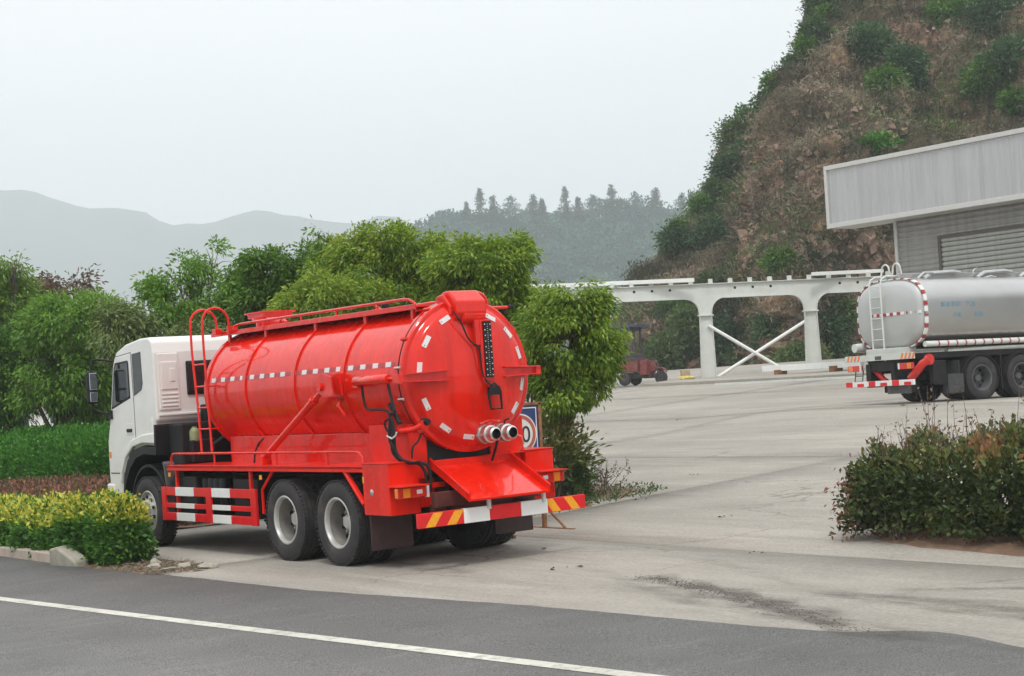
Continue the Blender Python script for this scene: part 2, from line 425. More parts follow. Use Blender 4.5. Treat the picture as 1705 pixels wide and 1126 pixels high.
def foliage(name, blobs, mat, n_cl, per, leaf, wid, spread, parent=None, droop=.5, up=0.0, seed=1, shell=.72,
            freq=1.1, thr=-.12, tint=None, minz=None, tb=.0):
    rng = np.random.default_rng(seed)
    P, O = blob_points(blobs, n_cl, rng, shell, seed * 3.7, freq, thr)
    n = len(P) * per
    Pc = np.repeat(P, per, 0); Oc = np.repeat(O, per, 0)
    off = rng.normal(size=(n, 3)) * spread; off[:, 2] *= .8
    Q = Pc + off
    D = norm(Oc * .7 + norm(off) * .7 + rng.normal(size=(n, 3)) * .45 + np.array([0, 0, up - droop]))
    L = leaf * (.6 + .8 * rng.random(n)); Wd = wid * (.6 + .8 * rng.random(n))
    V = leaf_quads(Q, D, L, Wd, rng)
    base = np.repeat(rng.random(len(P)) * .5, per) + rng.random(n) * .35 + tb
    zt = (Q[:, 2] - Q[:, 2].min()) / max(1e-6, np.ptp(Q[:, 2]))
    T = base + .12 * zt if tint is None else tint(Q, base, zt, rng)
    if minz is not None:
        k = V[:, :, 2].min(1) > minz; V, T = V[k], T[k]
    return quads_object(name, V, np.clip(T, 0, 1), mat, parent)
# ------------------------------------------------------------------ ground
def sheet(name, xs, ys, zf, mat, parent=None, thick=0, kind='structure', edge=None):
    V = []; F = []; nx, ny = len(xs), len(ys)
    for j, y in enumerate(ys):
        for i, x in enumerate(xs):
            xx = x if edge is None else edge(i / (nx - 1), x, y)
            V.append((xx, y, zf(xx, y)))
    for j in range(ny - 1):
        for i in range(nx - 1):
            a = j * nx + i; F.append((a, a + 1, a + nx + 1, a + nx))
    if thick:
        b = len(V); V += [(x, y, z - thick) for x, y, z in V[:nx * ny]]
        per = [i for i in range(nx)] + [j * nx + nx - 1 for j in range(1, ny)] + [(ny - 1) * nx + i for i in range(nx - 2, -1, -1)] + [j * nx for j in range(ny - 2, 0, -1)]
        for k in range(len(per)):
            p, q = per[k], per[(k + 1) % len(per)]; F.append((q, p, b + p, b + q))
    me = bpy.data.meshes.new(name); me.from_pydata(V, [], F); me.update()
    for p in me.polygons[:(nx - 1) * (ny - 1)]: p.use_smooth = True
    me.materials.append(mat)
    o = bpy.data.objects.new(name, me); COL.objects.link(o)
    if parent is not None: o.parent = parent
    if kind: o['kind'] = kind
    return o
def lin(a, b, n): return [a + (b - a) * i / n for i in range(n + 1)]
gx = lin(-3000, -60, 8) + lin(-30, 1.95, 8) + lin(4, 60, 28) + [80, 120, 300, 900, 3000]
gy = [-3000, -800, -200, -60] + lin(-30, 60, 45) + [80, 120, 300, 900, 3000]
sheet('ground', gx, gy, lambda x, y: gz(x, y) - .16, M['earth'])

def road_edge(y):                      # wavy limit between the asphalt and the concrete apron
    pts = [(-60, -2.4), (-12, -2.4), (-10.8, -1.75), (-10.2, -1.58), (-9.7, -1.40), (-9.3, -1.38), (-8.8, -1.76), (-7.9, -1.92), (-6.9, -1.99), (-5.0, -2.16), (-1.8, -2.66), (2.0, -2.85), (3.3, -3.02), (60, -3.02)]
    for (a, b), (c, d) in zip(pts, pts[1:]):
        if a <= y <= c:
            x = b + (d - b) * (y - a) / (c - a)
            w = .05 if y < 2.6 else 0.0
            return x + w * noise.noise(Vector((y * .9, 0, 3))) + w * .6 * noise.noise(Vector((y * 4.1, 2, 3)))
    return -2.2
sheet('road', lin(-40, -2.5, 6), [-120, -60] + lin(-30, 12, 210) + lin(14, 60, 8) + [200], lambda x, y: gz(x) + .004, M['asphalt'],
      thick=.12, edge=lambda t, x, y: -40 + (road_edge(y) + 40) * t)
def line_x(y):
    return -5.02 - .109 * (y - 1.39) + .04 * noise.noise(Vector((y * .12, 5, 0)))
V = []; F = []; yy = lin(-40, 45, 340)
for y in yy:
    j1 = .010 * noise.noise(Vector((y * 6, 0, 0))); j2 = .010 * noise.noise(Vector((y * 6, 9, 0)))
    for x in (line_x(y) - .085 + j1, line_x(y) + .085 + j2): V.append((x, y, gz(x) + .008))
for i in range(len(yy) - 1):
    if -7.95 < yy[i] < -7.8: continue
    F.append((2 * i, 2 * i + 1, 2 * i + 3, 2 * i + 2))
me = bpy.data.meshes.new('road_marking'); me.from_pydata(V, [], F); me.materials.append(M['line'])
o = bpy.data.objects.new('road_marking', me); COL.objects.link(o); o['kind'] = 'structure'

# concrete apron and yard, cast in slabs with open joints
apron = struct(empty('apron', (0, 0, 0)))
def slab(x0, x1, y0, y1, par, mat, nx, ny, seed):
    dz = .002 * math.sin(seed * 7.7)
    o_ = sheet('concrete_slab', lin(x0, x1, nx), lin(y0, y1, ny), lambda x, y: gz(x, y) + dz, mat, par, thick=.15, kind=None)
    return o_
for i, (a, b) in enumerate([(-40, -22.5), (-22.48, -13.6), (-13.58, 2.05)]):
    slab(-3.2, 1.938, a, b, apron, M['concrete'], 4, 20, i)
slab(-1.95, 1.938, 2.07, 8.3, apron, M['concrete'], 4, 10, 3)
yard = struct(empty('yard', (0, 0, 0)))
xsl = [1.952, 10.4, 18.6, 27.0, 35.2]
ysl = [-60, -30, -14, 2.0, 12, 22, 32, 44]
for i in range(4):
    for j in range(7):
        slab(xsl[i], xsl[i + 1] - .004, ysl[j] + .002, ysl[j + 1] - .002, yard, M['concrete2'], 8, 12, i * 3 + j)
slab(35.2, 62, -60, 60, yard, M['concrete2'], 10, 30, 4)
slab(7.2, 35.2, 44.02, 80, yard, M['concrete2'], 8, 12, 5)

# planting soil
def mound(name, cx, cy, rx, ry, h, mat, p=2.6, zoff=.006, seed=0):
    n, kk = 72, 14; V = []; F = []
    for i in range(kk + 1):
        t = i / kk
        for k in range(n):
            a = 2 * math.pi * k / n; c, s = math.cos(a), math.sin(a)
            r = (abs(c) ** p + abs(s) ** p) ** (-1 / p)
            r *= 1 + .07 * noise.noise(Vector((c * 3 + seed, s * 3, 0))) + .03 * noise.noise(Vector((c * 11 + seed, s * 11, 0)))
            x, y = cx + c * r * rx * t, cy + s * r * ry * t
            hh = h * (1 - t ** 3) * (1 + .5 * noise.noise(Vector((x * 3, y * 3, seed)))) + (.02 * noise.noise(Vector((x * 9, y * 9, seed))) if t < 1 else -.03)
            V.append((x, y, gz(x, y) + zoff + hh))
    for i in range(kk):
        for k in range(n):
            F.append((i * n + k, i * n + (k + 1) % n, (i + 1) * n + (k + 1) % n, (i + 1) * n + k))
    me = bpy.data.meshes.new(name); me.from_pydata(V, [], F); me.materials.append(mat)
    for p_ in me.polygons: p_.use_smooth = True
    o_ = bpy.data.objects.new(name, me); COL.objects.link(o_); o_['kind'] = 'structure'; return o_
mound('planting_bed', 4.0, -8.3, 1.55, 4.0, .10, M['soil'], seed=1)
mound('planting_bed', 4.7, 21.0, 2.25, 19.4, .07, M['soil'], p=6, seed=2)
# soil behind the road kerb: a bed lower than the apron slab
sheet('planting_bed', lin(-3.04, -1.97, 10), lin(1.55, 26, 120),
      lambda x, y: gz(x) - .005 + .045 * noise.noise(Vector((x * 4, y * 4, 0))) + .02 * noise.noise(Vector((x * 14, y * 14, 5)))
      - (.07 if x > -2.15 else 0) - (.05 if x < -3.0 else 0), M['soil'])
sheet('planting_bed', lin(-1.97, 7.0, 16), lin(8.35, 40, 60),
      lambda x, y: max(gz(x), -.04) + .03 + .05 * noise.noise(Vector((x * 1.4, y * 1.4, 3))), M['soil'])

# road kerb: separate stones
kerb = tag(empty('road_kerb', (-2.95, 5, 0)), 'pinkish concrete kerb edging the asphalt below the golden hedge', 'kerb')
kb = [4.93, 5.55, 6.25, 6.98, 7.7, 8.4, 9.1, 9.8, 10.5, 11.2, 11.9, 12.6]
for a, b in zip(kb, kb[1:]):
    mb = MB(); mb.box((0, (b - a) / 2, .045), (.17, b - a - .014, .19))
    k_ = mb.build('kerb_stone', M['kerb'], kerb, bevel=.014)
    k_.location = (random.uniform(-.006, .006), a - 5, gz(-2.95) + random.uniform(-.004, .006)); k_.rotation_euler = (0, 0, random.uniform(-.006, .006))
def stone(name, loc, size, mat, seed, rz=0, flat=1):
    bm = bmesh.new(); bmesh.ops.create_icosphere(bm, subdivisions=2, radius=1)
    rr = random.Random(seed)
    cuts = [Vector((rr.gauss(0, 1), rr.gauss(0, 1), rr.gauss(0, 1))).normalized() for _ in range(9)]
    for v in bm.verts:
        for c in cuts:
            d = v.co.dot(c)
            if d > .62: v.co -= c * (d - .62)
        v.co = Vector((v.co.x * size[0], v.co.y * size[1], v.co.z * size[2]))
    me = bpy.data.meshes.new(name); bm.to_mesh(me); bm.free(); me.materials.append(mat)
    o_ = bpy.data.objects.new(name, me); COL.objects.link(o_); o_.location = loc; o_.rotation_euler = (0, 0, rz); return o_
mb = MB(); mb.prism([(-.34, -.06), (.36, -.06), (.33, .05), (-.08, .25), (-.30, .22)], 'X', -.12, .12)
bl = mb.build('boulder', M['rock'], bevel=.03); bl.location = (-3.0, 4.42, gz(-3) + .03); bl.rotation_euler = (0, .12, .22)
for v in bl.data.vertices: v.co += Vector((noise.noise(v.co * 5), noise.noise(v.co * 5 + Vector((3, 0, 0))), 0)) * .05
# the block's high end is the far (left) one
bl.scale = (1, -1, 1); bl.scale = (1, 1, 1); bl.rotation_euler = (0, .12, math.pi + .2)
tag(bl, 'pale angular block leaning at the end of the kerb', 'stone')
RUB = [((-2.55, 2.55), (.10, .16, .06)), ((-2.33, 2.15), (.08, .12, .05)), ((-2.62, 1.95), (.07, .2, .04)), ((-2.35, 3.0), (.11, .13, .07)), ((-2.2, 1.75), (.1, .17, .05))]
RL = ['flat broken stone in the dry dirt nearest the slab corner', 'small pale stone on the dirt before the truck front wheel', 'long thin stone chip at the roadside dirt edge',
      'squarish pale stone on the dirt closest to the golden hedge', 'broken concrete lump at the tip of the dirt wedge']
for i, ((x, y), s_) in enumerate(RUB):
    tag(stone('broken_stone', (x, y, gz(x) + .03), s_, M['rock'], 20 + i, rz=i), RL[i], 'stone', 'broken stones on the roadside dirt')
# dry grass litter on the roadside dirt, and crumbs of mud on the apron
rng = np.random.default_rng(5)
n = 2600; P = np.stack([rng.uniform(-2.95, -2.05, n), rng.uniform(1.65, 3.6, n), np.zeros(n)], 1)
P[:, 2] = [gz(p[0]) + .012 + .045 * noise.noise(Vector((p[0] * 4, p[1] * 4, 0))) for p in P]
D = norm(np.concatenate([rng.normal(size=(n, 2)), rng.normal(size=(n, 1)) * .25 + .1], 1))
so_ = quads_object('dry_grass', leaf_quads(P, D, rng.uniform(.03, .10, n), rng.uniform(.003, .008, n), rng), rng.uniform(.3, 1, n), M['leaf_dry'])
tag(so_, 'dry grass litter scattered over the roadside dirt', 'grass', kind='stuff')
mb = MB(); rr = random.Random(3)
path = [(-.21, -4.68), (-.45, -5.6), (-.88, -6.86), (-1.2, -7.8), (-1.83, -9.07)]
for i in range(1100):
    t = rr.random() ** 1.25 * 3.99; k = int(t); f = t - k
    x = path[k][0] * (1 - f) + path[k + 1][0] * f + rr.gauss(0, .07); y = path[k][1] * (1 - f) + path[k + 1][1] * f + rr.gauss(0, .14)
    s_ = rr.uniform(.003, .011); z = gz(x) + .002; a = rr.random() * 6.3
    mb.add([(x + s_ * math.cos(a), y + s_ * 1.6 * math.sin(a), z), (x + s_ * math.cos(a + 2), y + s_ * 1.5 * math.sin(a + 2), z), (x + s_ * math.cos(a + 4), y + s_ * math.sin(a + 4), z), (x, y, z + s_ * .5)], [(0, 1, 3), (1, 2, 3), (2, 0, 3), (0, 2, 1)])
def smear():
    m, nt, b = new_mat('mud_smear'); b.inputs['Base Color'].default_value = (.12, .105, .09, 1); b.inputs['Roughness'].default_value = .9
    tr = N(nt, 'ShaderNodeBsdfTransparent'); ms = N(nt, 'ShaderNodeMixShader'); a = N(nt, 'ShaderNodeAttribute'); a.attribute_name = 'edge'
    f = ramp(nt, noise_tex(nt, 3.2, 10, .8, stretch=(1, .35, 1, -.1)), [(.40, (0, 0, 0)), (.62, (1, 1, 1))]); x = N(nt, 'ShaderNodeMath', operation='MULTIPLY')
    nt.links.new(f, x.inputs[0]); nt.links.new(a.outputs['Fac'], x.inputs[1]); nt.links.new(x.outputs[0], ms.inputs[0])
    nt.links.new(tr.outputs[0], ms.inputs[1]); nt.links.new(b.outputs[0], ms.inputs[2]); nt.links.new(ms.outputs[0], nt.nodes['Material Output'].inputs[0]); return m
SM = smear()
def smear_mesh(path, w, strength, label, cat):
    V = []; F = []; E_ = []; P_ = [Vector(p) for p in path]; n = 40
    for i in range(n + 1):
        t = i / n * (len(P_) - 1); k = min(int(t), len(P_) - 2); p = P_[k].lerp(P_[k + 1], t - k); d = (P_[k + 1] - P_[k]).normalized(); q = Vector((-d.y, d.x))
        for j in range(7):
            u = j / 6 * 2 - 1; a = p + q * u * w * (1 + .3 * math.sin(i * .9)); V.append((a.x, a.y, gz(a.x, a.y) + .0065)); E_.append(strength * (1 - u * u) * math.sin(math.pi * min(1, max(0, i / n))) ** .4)
    for i in range(n):
        for j in range(6): F.append((i * 7 + j, i * 7 + j + 1, i * 7 + j + 8, i * 7 + j + 7))
    me = bpy.data.meshes.new('mud_smear'); me.from_pydata(V, [], F); me.materials.append(SM); at_ = me.attributes.new('edge', 'FLOAT', 'POINT'); at_.data.foreach_set('value', E_)
    o_ = bpy.data.objects.new('mud_smear', me); COL.objects.link(o_); tag(o_, label, cat, kind='stuff')
smear_mesh([(-.15, -4.5), (-.45, -5.6), (-.88, -6.86), (-1.2, -7.8), (-1.9, -9.6)], .30, 1.0, 'dark mud smear crossing the apron under the crumbs', 'stain')
smear_mesh([(-.3, -7.0), (-.2, -8.5), (-.4, -10.5), (-1.0, -12.5)], .35, .6, 'long faint tyre smear at the right side of the apron', 'stain')
smear_mesh([(.2, -7.6), (.9, -8.8), (1.2, -10.2)], .12, .7, 'short dark smear on the apron near the right edge', 'stain')
smear_mesh([(-.4, 1.2), (-.75, -.6), (-.9, -2.4)], .22, .5, 'oily stain on the apron behind the rear wheels', 'stain')
for a_, b_, st_ in (((-1.9, -12), (.2, -3), .25), ((-1.0, -13), (1.4, -3.5), .22)):
    m1 = ((a_[0] + b_[0]) / 2 - .5, (a_[1] + b_[1]) / 2 + .8); smear_mesh([a_, m1, b_], .16, st_, 'faint tyre track sweeping from the road into the yard', 'tyre track')
for o_ in bpy.data.objects:
    if o_.get('category') == 'tyre track': o_['group'] = 'faint tyre tracks across the concrete'
tag(mb.build('mud_crumbs', M['mud'], smooth=False), 'dark trail of mud crumbs dropped across the concrete apron', 'mud', kind='stuff')
mb = MB()
for (px, py) in ((1008, 723), (1090, 810), (1070, 833), (935, 948), (968, 946), (1150, 792), (1490, 706), (1250, 922), (905, 915), (1130, 700), (1205, 862)):
    d0, d1 = 10, 60
    for _ in range(40):
        d_ = (d0 + d1) / 2; q = at(px, py, d_)
        if q.z > gz(q.x, q.y): d0 = d_
        else: d1 = d_
    q = at(px, py, d0)
    for k in range(3):
        a = rr.random() * 6.3; s_ = rr.uniform(.015, .045); ox, oy = rr.gauss(0, .06), rr.gauss(0, .06); x, y = q.x + ox, q.y + oy; z = gz(x, y) + .008
        mb.add([(x + s_ * math.cos(a), y + s_ * math.sin(a), z), (x + s_ * .4 * math.cos(a + 1.6), y + s_ * .4 * math.sin(a + 1.6), z + .02), (x - s_ * math.cos(a), y - s_ * math.sin(a), z), (x - s_ * .4 * math.cos(a + 1.6), y - s_ * .4 * math.sin(a + 1.6), z + .01)], [(0, 1, 2, 3)])
tag(mb.build('fallen_leaves', M['mud'], smooth=False), 'a few dark dead leaves scattered on the pale yard', 'leaves', kind='stuff')

# ------------------------------------------------------------------ hills
def interp(tab, x):
    if x <= tab[0][0]: return tab[0][1]
    for (a, b), (c, d) in zip(tab, tab[1:]):
        if x <= c:
            t = (x - a) / (c - a); t = t * t * (3 - 2 * t) * .5 + t * .5; return b + (d - b) * t
    return tab[-1][1]
def hill(name, top, x0, x1, nx, nt, dfun, ybase, mat, amp, freq, back=60, octs=5):
    P = np.zeros((nt + 1, nx + 1, 3))
    for i in range(nx + 1):
        px = x0 + (x1 - x0) * i / nx; yt = interp(top, px)
        for j in range(nt + 1):
            t = j / nt; d, py = dfun(px, t, yt, ybase(px))
            P[j, i] = at(px, py, d)
    du = np.gradient(P, axis=1); dv = np.gradient(P, axis=0); nr = norm(np.cross(du, dv))
    out = P.copy()
    for j in range(nt + 1):
        for i in range(nx + 1):
            p = Vector(P[j, i]); h = 0; a = 1; f = freq
            for o_ in range(octs):
                h += a * (1 - 2 * abs(noise.noise(p * f + Vector((o_ * 7, 0, 0))))) if o_ < 3 else a * noise.noise(p * f)
                a *= .52; f *= 2.05
            out[j, i] = P[j, i] + nr[j, i] * amp * (h - .6)
    V = [tuple(v) for v in out.reshape(-1, 3)]
    w = nx + 1; F = [(j * w + i, j * w + i + 1, (j + 1) * w + i + 1, (j + 1) * w + i) for j in range(nt) for i in range(nx)]
    vf = Vector((math.sin(YAW), math.cos(YAW), 0)); b = len(V)          # the far side of the hill, falling away behind the crest
    for i in range(w): p = Vector(out[nt, i]); V.append(tuple(p + vf * back + Vector((0, 0, -min(max(p.z + 1, 0), back * .5)))))
    F += [(nt * w + i, nt * w + i + 1, b + i + 1, b + i) for i in range(nx)]
    me = bpy.data.meshes.new(name); me.from_pydata(V, [], F); me.update(); me.materials.append(mat)
    for p in me.polygons: p.use_smooth = True
    o_ = bpy.data.objects.new(name, me); COL.objects.link(o_); o_['kind'] = 'structure'
    return o_, out, nr
def cliff_mat():
    m, nt, b = new_mat('cliff_rock')
    n1 = noise_tex(nt, .35, 10, .72, dist=.6)
    rock = ramp(nt, n1, [(.25, (.17, .13, .105)), (.42, (.31, .215, .165)), (.56, (.44, .315, .24)), (.72, (.60, .46, .35))])
    n2 = noise_tex(nt, 2.3, 9, .75, stretch=(1, 1, .45))
    rock = mixc(nt, 1.0, rock, ramp(nt, n2, [(.36, (.24, .24, .25)), (.60, (1.5, 1.42, 1.32))]), 'MULTIPLY')  # low end darkened to paint shaded crevices into the rock colour
    st = noise_tex(nt, 1.0, 7, .7, stretch=(.25, .25, 1.5, .3), dist=.8)
    rock = mixc(nt, 1.0, rock, ramp(nt, st, [(.38, (.48, .45, .44)), (.5, (1, 1, 1)), (.62, (1.45, 1.32, 1.12))]), 'MULTIPLY')
    g = ramp(nt, noise_tex(nt, .11, 8, .68), [(.44, (0, 0, 0)), (.58, (.85, .85, .85))])
    veg = ramp(nt, noise_tex(nt, 3.5, 8, .75), [(.3, (.06, .065, .032)), (.5, (.14, .13, .075)), (.7, (.26, .22, .14))])
    c = mixc(nt, g, rock, veg)
    nt.links.new(c, b.inputs['Base Color']); b.inputs['Roughness'].default_value = .95; b.inputs['Specular IOR Level'].default_value = .15
    bump(nt, b, noise_tex(nt, 2.2, 10, .78), 1.0, .5); return m
M['cliff'] = cliff_mat()
M['cliffrock'] = simple('bedrock_block', (.25, .175, .135), .95, var=.5, nscale=.5, bmp=.4, bscale=6, spec=.1, dirt=(.38, .30, .21, .6))
M['wood'] = simple('wood_floor', (.04, .075, .045), .95, var=.4, nscale=.08)
M['mount'] = simple('mountain_scrub', (.06, .085, .06), .95, var=.3, nscale=.006)
CT = [(985, 640), (1020, 560), (1060, 490), (1085, 455), (1115, 430), (1150, 385), (1180, 320), (1205, 265), (1235, 222), (1274, 190), (1315, 130), (1342, 85), (1370, 5), (1396, -80),
      (1450, -190), (1600, -330), (1900, -420), (2500, -500)]
def cliff_d(px, t, yt, yb):
    # left shoulder stands farther back than the main face; a steep rock face below, a gentler overgrown slope above
    side = 1 / (1 + math.exp((px - 1268 - 14 * math.sin(t * 9)) / 7)); base = 86 + 12 * side + max(0, (px - 1500)) * .004
    run = (yb - yt) / 27.0
    lo = min(t, .42); hi = max(0, t - .42)
    d = base + run * (.22 * lo + 1.35 * hi) + (1 - side) * 3 * math.sin(px * .013)
    d += side * run * .35 * t
    return d, yb + (yt - yb) * t
cliff, CP, CN = hill('cliff', CT, 985, 2300, 330, 190, cliff_d, lambda px: 652 - .04 * (px - 985) if px < 1700 else 620, M['cliff'], 1.5, .22, octs=7)
for p_ in cliff.data.polygons: p_.use_smooth = False
HT = [(560, 520), (640, 480), (690, 428), (705, 405), (730, 388), (760, 382), (800, 385), (860, 380), (900, 380), (960, 375), (1010, 368), (1060, 372), (1110, 374), (1160, 382), (1300, 390), (1500, 400)]
hillo, HP, HN = hill('wooded_hill', HT, 560, 1500, 90, 40, lambda px, t, yt, yb: (560 + 240 * t, yb + (yt - yb) * t), lambda px: 700, M['wood'], 6, .010, back=200, octs=4)
MT = [(-901, 380), (-900, 380), (-500, 300), (-150, 330), (0, 315), (45, 313), (90, 322), (150, 338), (200, 333), (240, 332), (285, 348), (340, 343), (400, 333), (440, 330), (480, 340), (530, 358), (600, 366), (640, 352), (700, 375), (800, 400), (1200, 380), (1700, 300), (2300, 320)]
mo, _, _ = hill('mountains', MT, -900, 2300, 140, 24, lambda px, t, yt, yb: (1800 + 800 * t, yb + (yt + 22 - yb) * t), lambda px: 735, M['mount'], 22, .003, back=500, octs=3)
# angular blocks of bedrock standing out of the bare face
def rock_blocks():
    rng = np.random.default_rng(77); V = []; F = []
    cube = np.array([(x, y, z) for x in (-1, 1) for y in (-1, 1) for z in (-1, 1)], float); cf = [(0, 1, 3, 2), (4, 6, 7, 5), (0, 4, 5, 1), (2, 3, 7, 6), (0, 2, 6, 4), (1, 5, 7, 3)]
    H_, W_ = CP.shape[:2]; n = 0
    while n < 2600:
        j = int(rng.integers(0, H_ - 1)); i = int(rng.integers(int(W_ * .06), int(W_ * .52))); px = 985 + 1315 * i / (W_ - 1); t = j / (H_ - 1); p = CP[j, i]
        v = noise.noise(Vector(p) * .12 + Vector((9, 0, 0))) + (.26 if (1268 < px < 1500 and t < .5) else -.22) + (.35 if abs(px - 1276) < 9 else 0)
        if v < .0: continue
        s = rng.uniform(.05, .16) * (1.8 if rng.random() < .10 else 1); c = cube * np.array([s, s * rng.uniform(.5, 1), s * rng.uniform(.5, 1.7)]) + rng.normal(size=(8, 3)) * s * .22
        a = rng.normal(0, .35, 3); R = np.array(Matrix.Rotation(a[0] + 2.5, 3, 'Z') @ Matrix.Rotation(a[1] + .35, 3, 'Y') @ Matrix.Rotation(a[2], 3, 'X'))
        b = len(V); V += list(map(tuple, c @ R.T + p + (-CN[j, i] if False else 0))); F += [tuple(q + b for q in f) for f in cf]; n += 1
    me = bpy.data.meshes.new('cliff_rocks'); me.from_pydata(V, [], F); me.materials.append(M['cliffrock']); me.update()
    o_ = bpy.data.objects.new('cliff_rocks', me); COL.objects.link(o_); return o_
tag(rock_blocks(), 'angular pinkish brown blocks of bedrock in the bare cliff face', 'rock', kind='stuff')

# scrub covering the cliff (dry tufts), one mass; then the shrubs one can tell apart
rng = np.random.default_rng(11)
H_, W_ = CP.shape[:2]
Pc = []; Tn = []; k = 0; edge_g = []
while len(Pc) < 17000:
    j = int(rng.integers(0, H_ - 1)); i = int(rng.integers(0, int(W_ * .62))); p = Vector(CP[j, i]); px = 985 + 1315 * i / (W_ - 1); t = j / (H_ - 1)
    bare = (1275 < px < 1500 and .0 < t < .45)
    v = noise.noise(p * .13) + .5 * noise.noise(p * .4) + (.12 if t > .5 else 0) + (.25 if px < 1265 else 0) - (.10 if bare else 0)
    if v < -.12: continue
    Pc.append(CP[j, i] + rng.normal(size=3) * .12); Tn.append(v); edge_g.append((.12 if px < 1262 else 0) + (.20 if t > .93 else 0) + (.45 if px > 1560 and t > .45 else 0))
Pc = np.array(Pc); Tn = np.array(Tn); edge_g = np.array(edge_g); per = 15
Q = np.repeat(Pc, per, 0) + rng.normal(size=(len(Pc) * per, 3)) * np.array([.32, .32, .22])
D = norm(rng.normal(size=Q.shape) * .8 + np.array([-.35, -.45, .75]))
L = rng.uniform(.14, .48, len(Q)); Wd = rng.uniform(.015, .05, len(Q))
pn = np.array([noise.noise(Vector(q) * .35) for q in Pc]); T = np.repeat(np.clip(.42 + pn * 1.3 + rng.normal(0, .12, len(Pc)), 0, .85), per) + rng.random(len(Q)) * .2
vs = leaf_quads(Q, D, L, Wd, rng)
pg = np.array([noise.noise(Vector(q) * .16 + Vector((4, 4, 4))) for q in Pc]); gsel = np.repeat(rng.random(len(Pc)) < np.clip(.34 + pg * 1.6 + edge_g, .05, .95), per)
tag(quads_object('dry_scrub', vs[~gsel], T[~gsel], M['leaf_dry']), 'dry brown grass and scrub clinging all over the cliff', 'scrub', kind='stuff')
tag(quads_object('green_scrub', vs[gsel], T[gsel], M['leaf_olive']), 'olive green undergrowth mixed over the cliff slope', 'scrub', kind='stuff')
def cliff_at(px, py):
    best = None
    i = int(round((px - 985) / 1315 * (W_ - 1))); i = min(max(i, 0), W_ - 1)
    yt = interp(CT, px); yb = 652 - .04 * (px - 985) if px < 1700 else 620
    j = int(round((yb - py) / (yb - yt) * (H_ - 1))); j = min(max(j, 0), H_ - 1)
    return Vector(CP[j, i])
def shrub(name, label, c, r, mat, n_cl, per, leaf, wid, spread, seed, group=None, cat='shrub', stems=5, **kw):
    c = Vector(c); base = c - Vector((0, 0, r[2]))
    e_ = tag(empty(name, base), label, cat, group)
    rr_ = random.Random(seed); bl_ = [((0, 0, r[2]), r)]
    for k_ in range(4): bl_.append(((rr_.uniform(-.6, .6) * r[0], rr_.uniform(-.6, .6) * r[1], r[2] * (1 + rr_.uniform(-.1, .5))), tuple(q * rr_.uniform(.4, .65) for q in r)))
    foliage('foliage', bl_, mat, n_cl, per, leaf, wid, spread, e_, seed=seed, **kw)
    mb_ = MB()
    for k_ in range(stems):
        a = rr_.random() * 6.3
        mb_.tube([(0, 0, -.25 * r[2]), (math.cos(a) * r[0] * .2, math.sin(a) * r[1] * .2, r[2] * .5), (math.cos(a) * r[0] * .6, math.sin(a) * r[1] * .6, r[2] * 1.4)], r[0] * .045, 5, r2=r[0] * .012)
    mb_.build('stem', M['bark'], e_)
    return e_
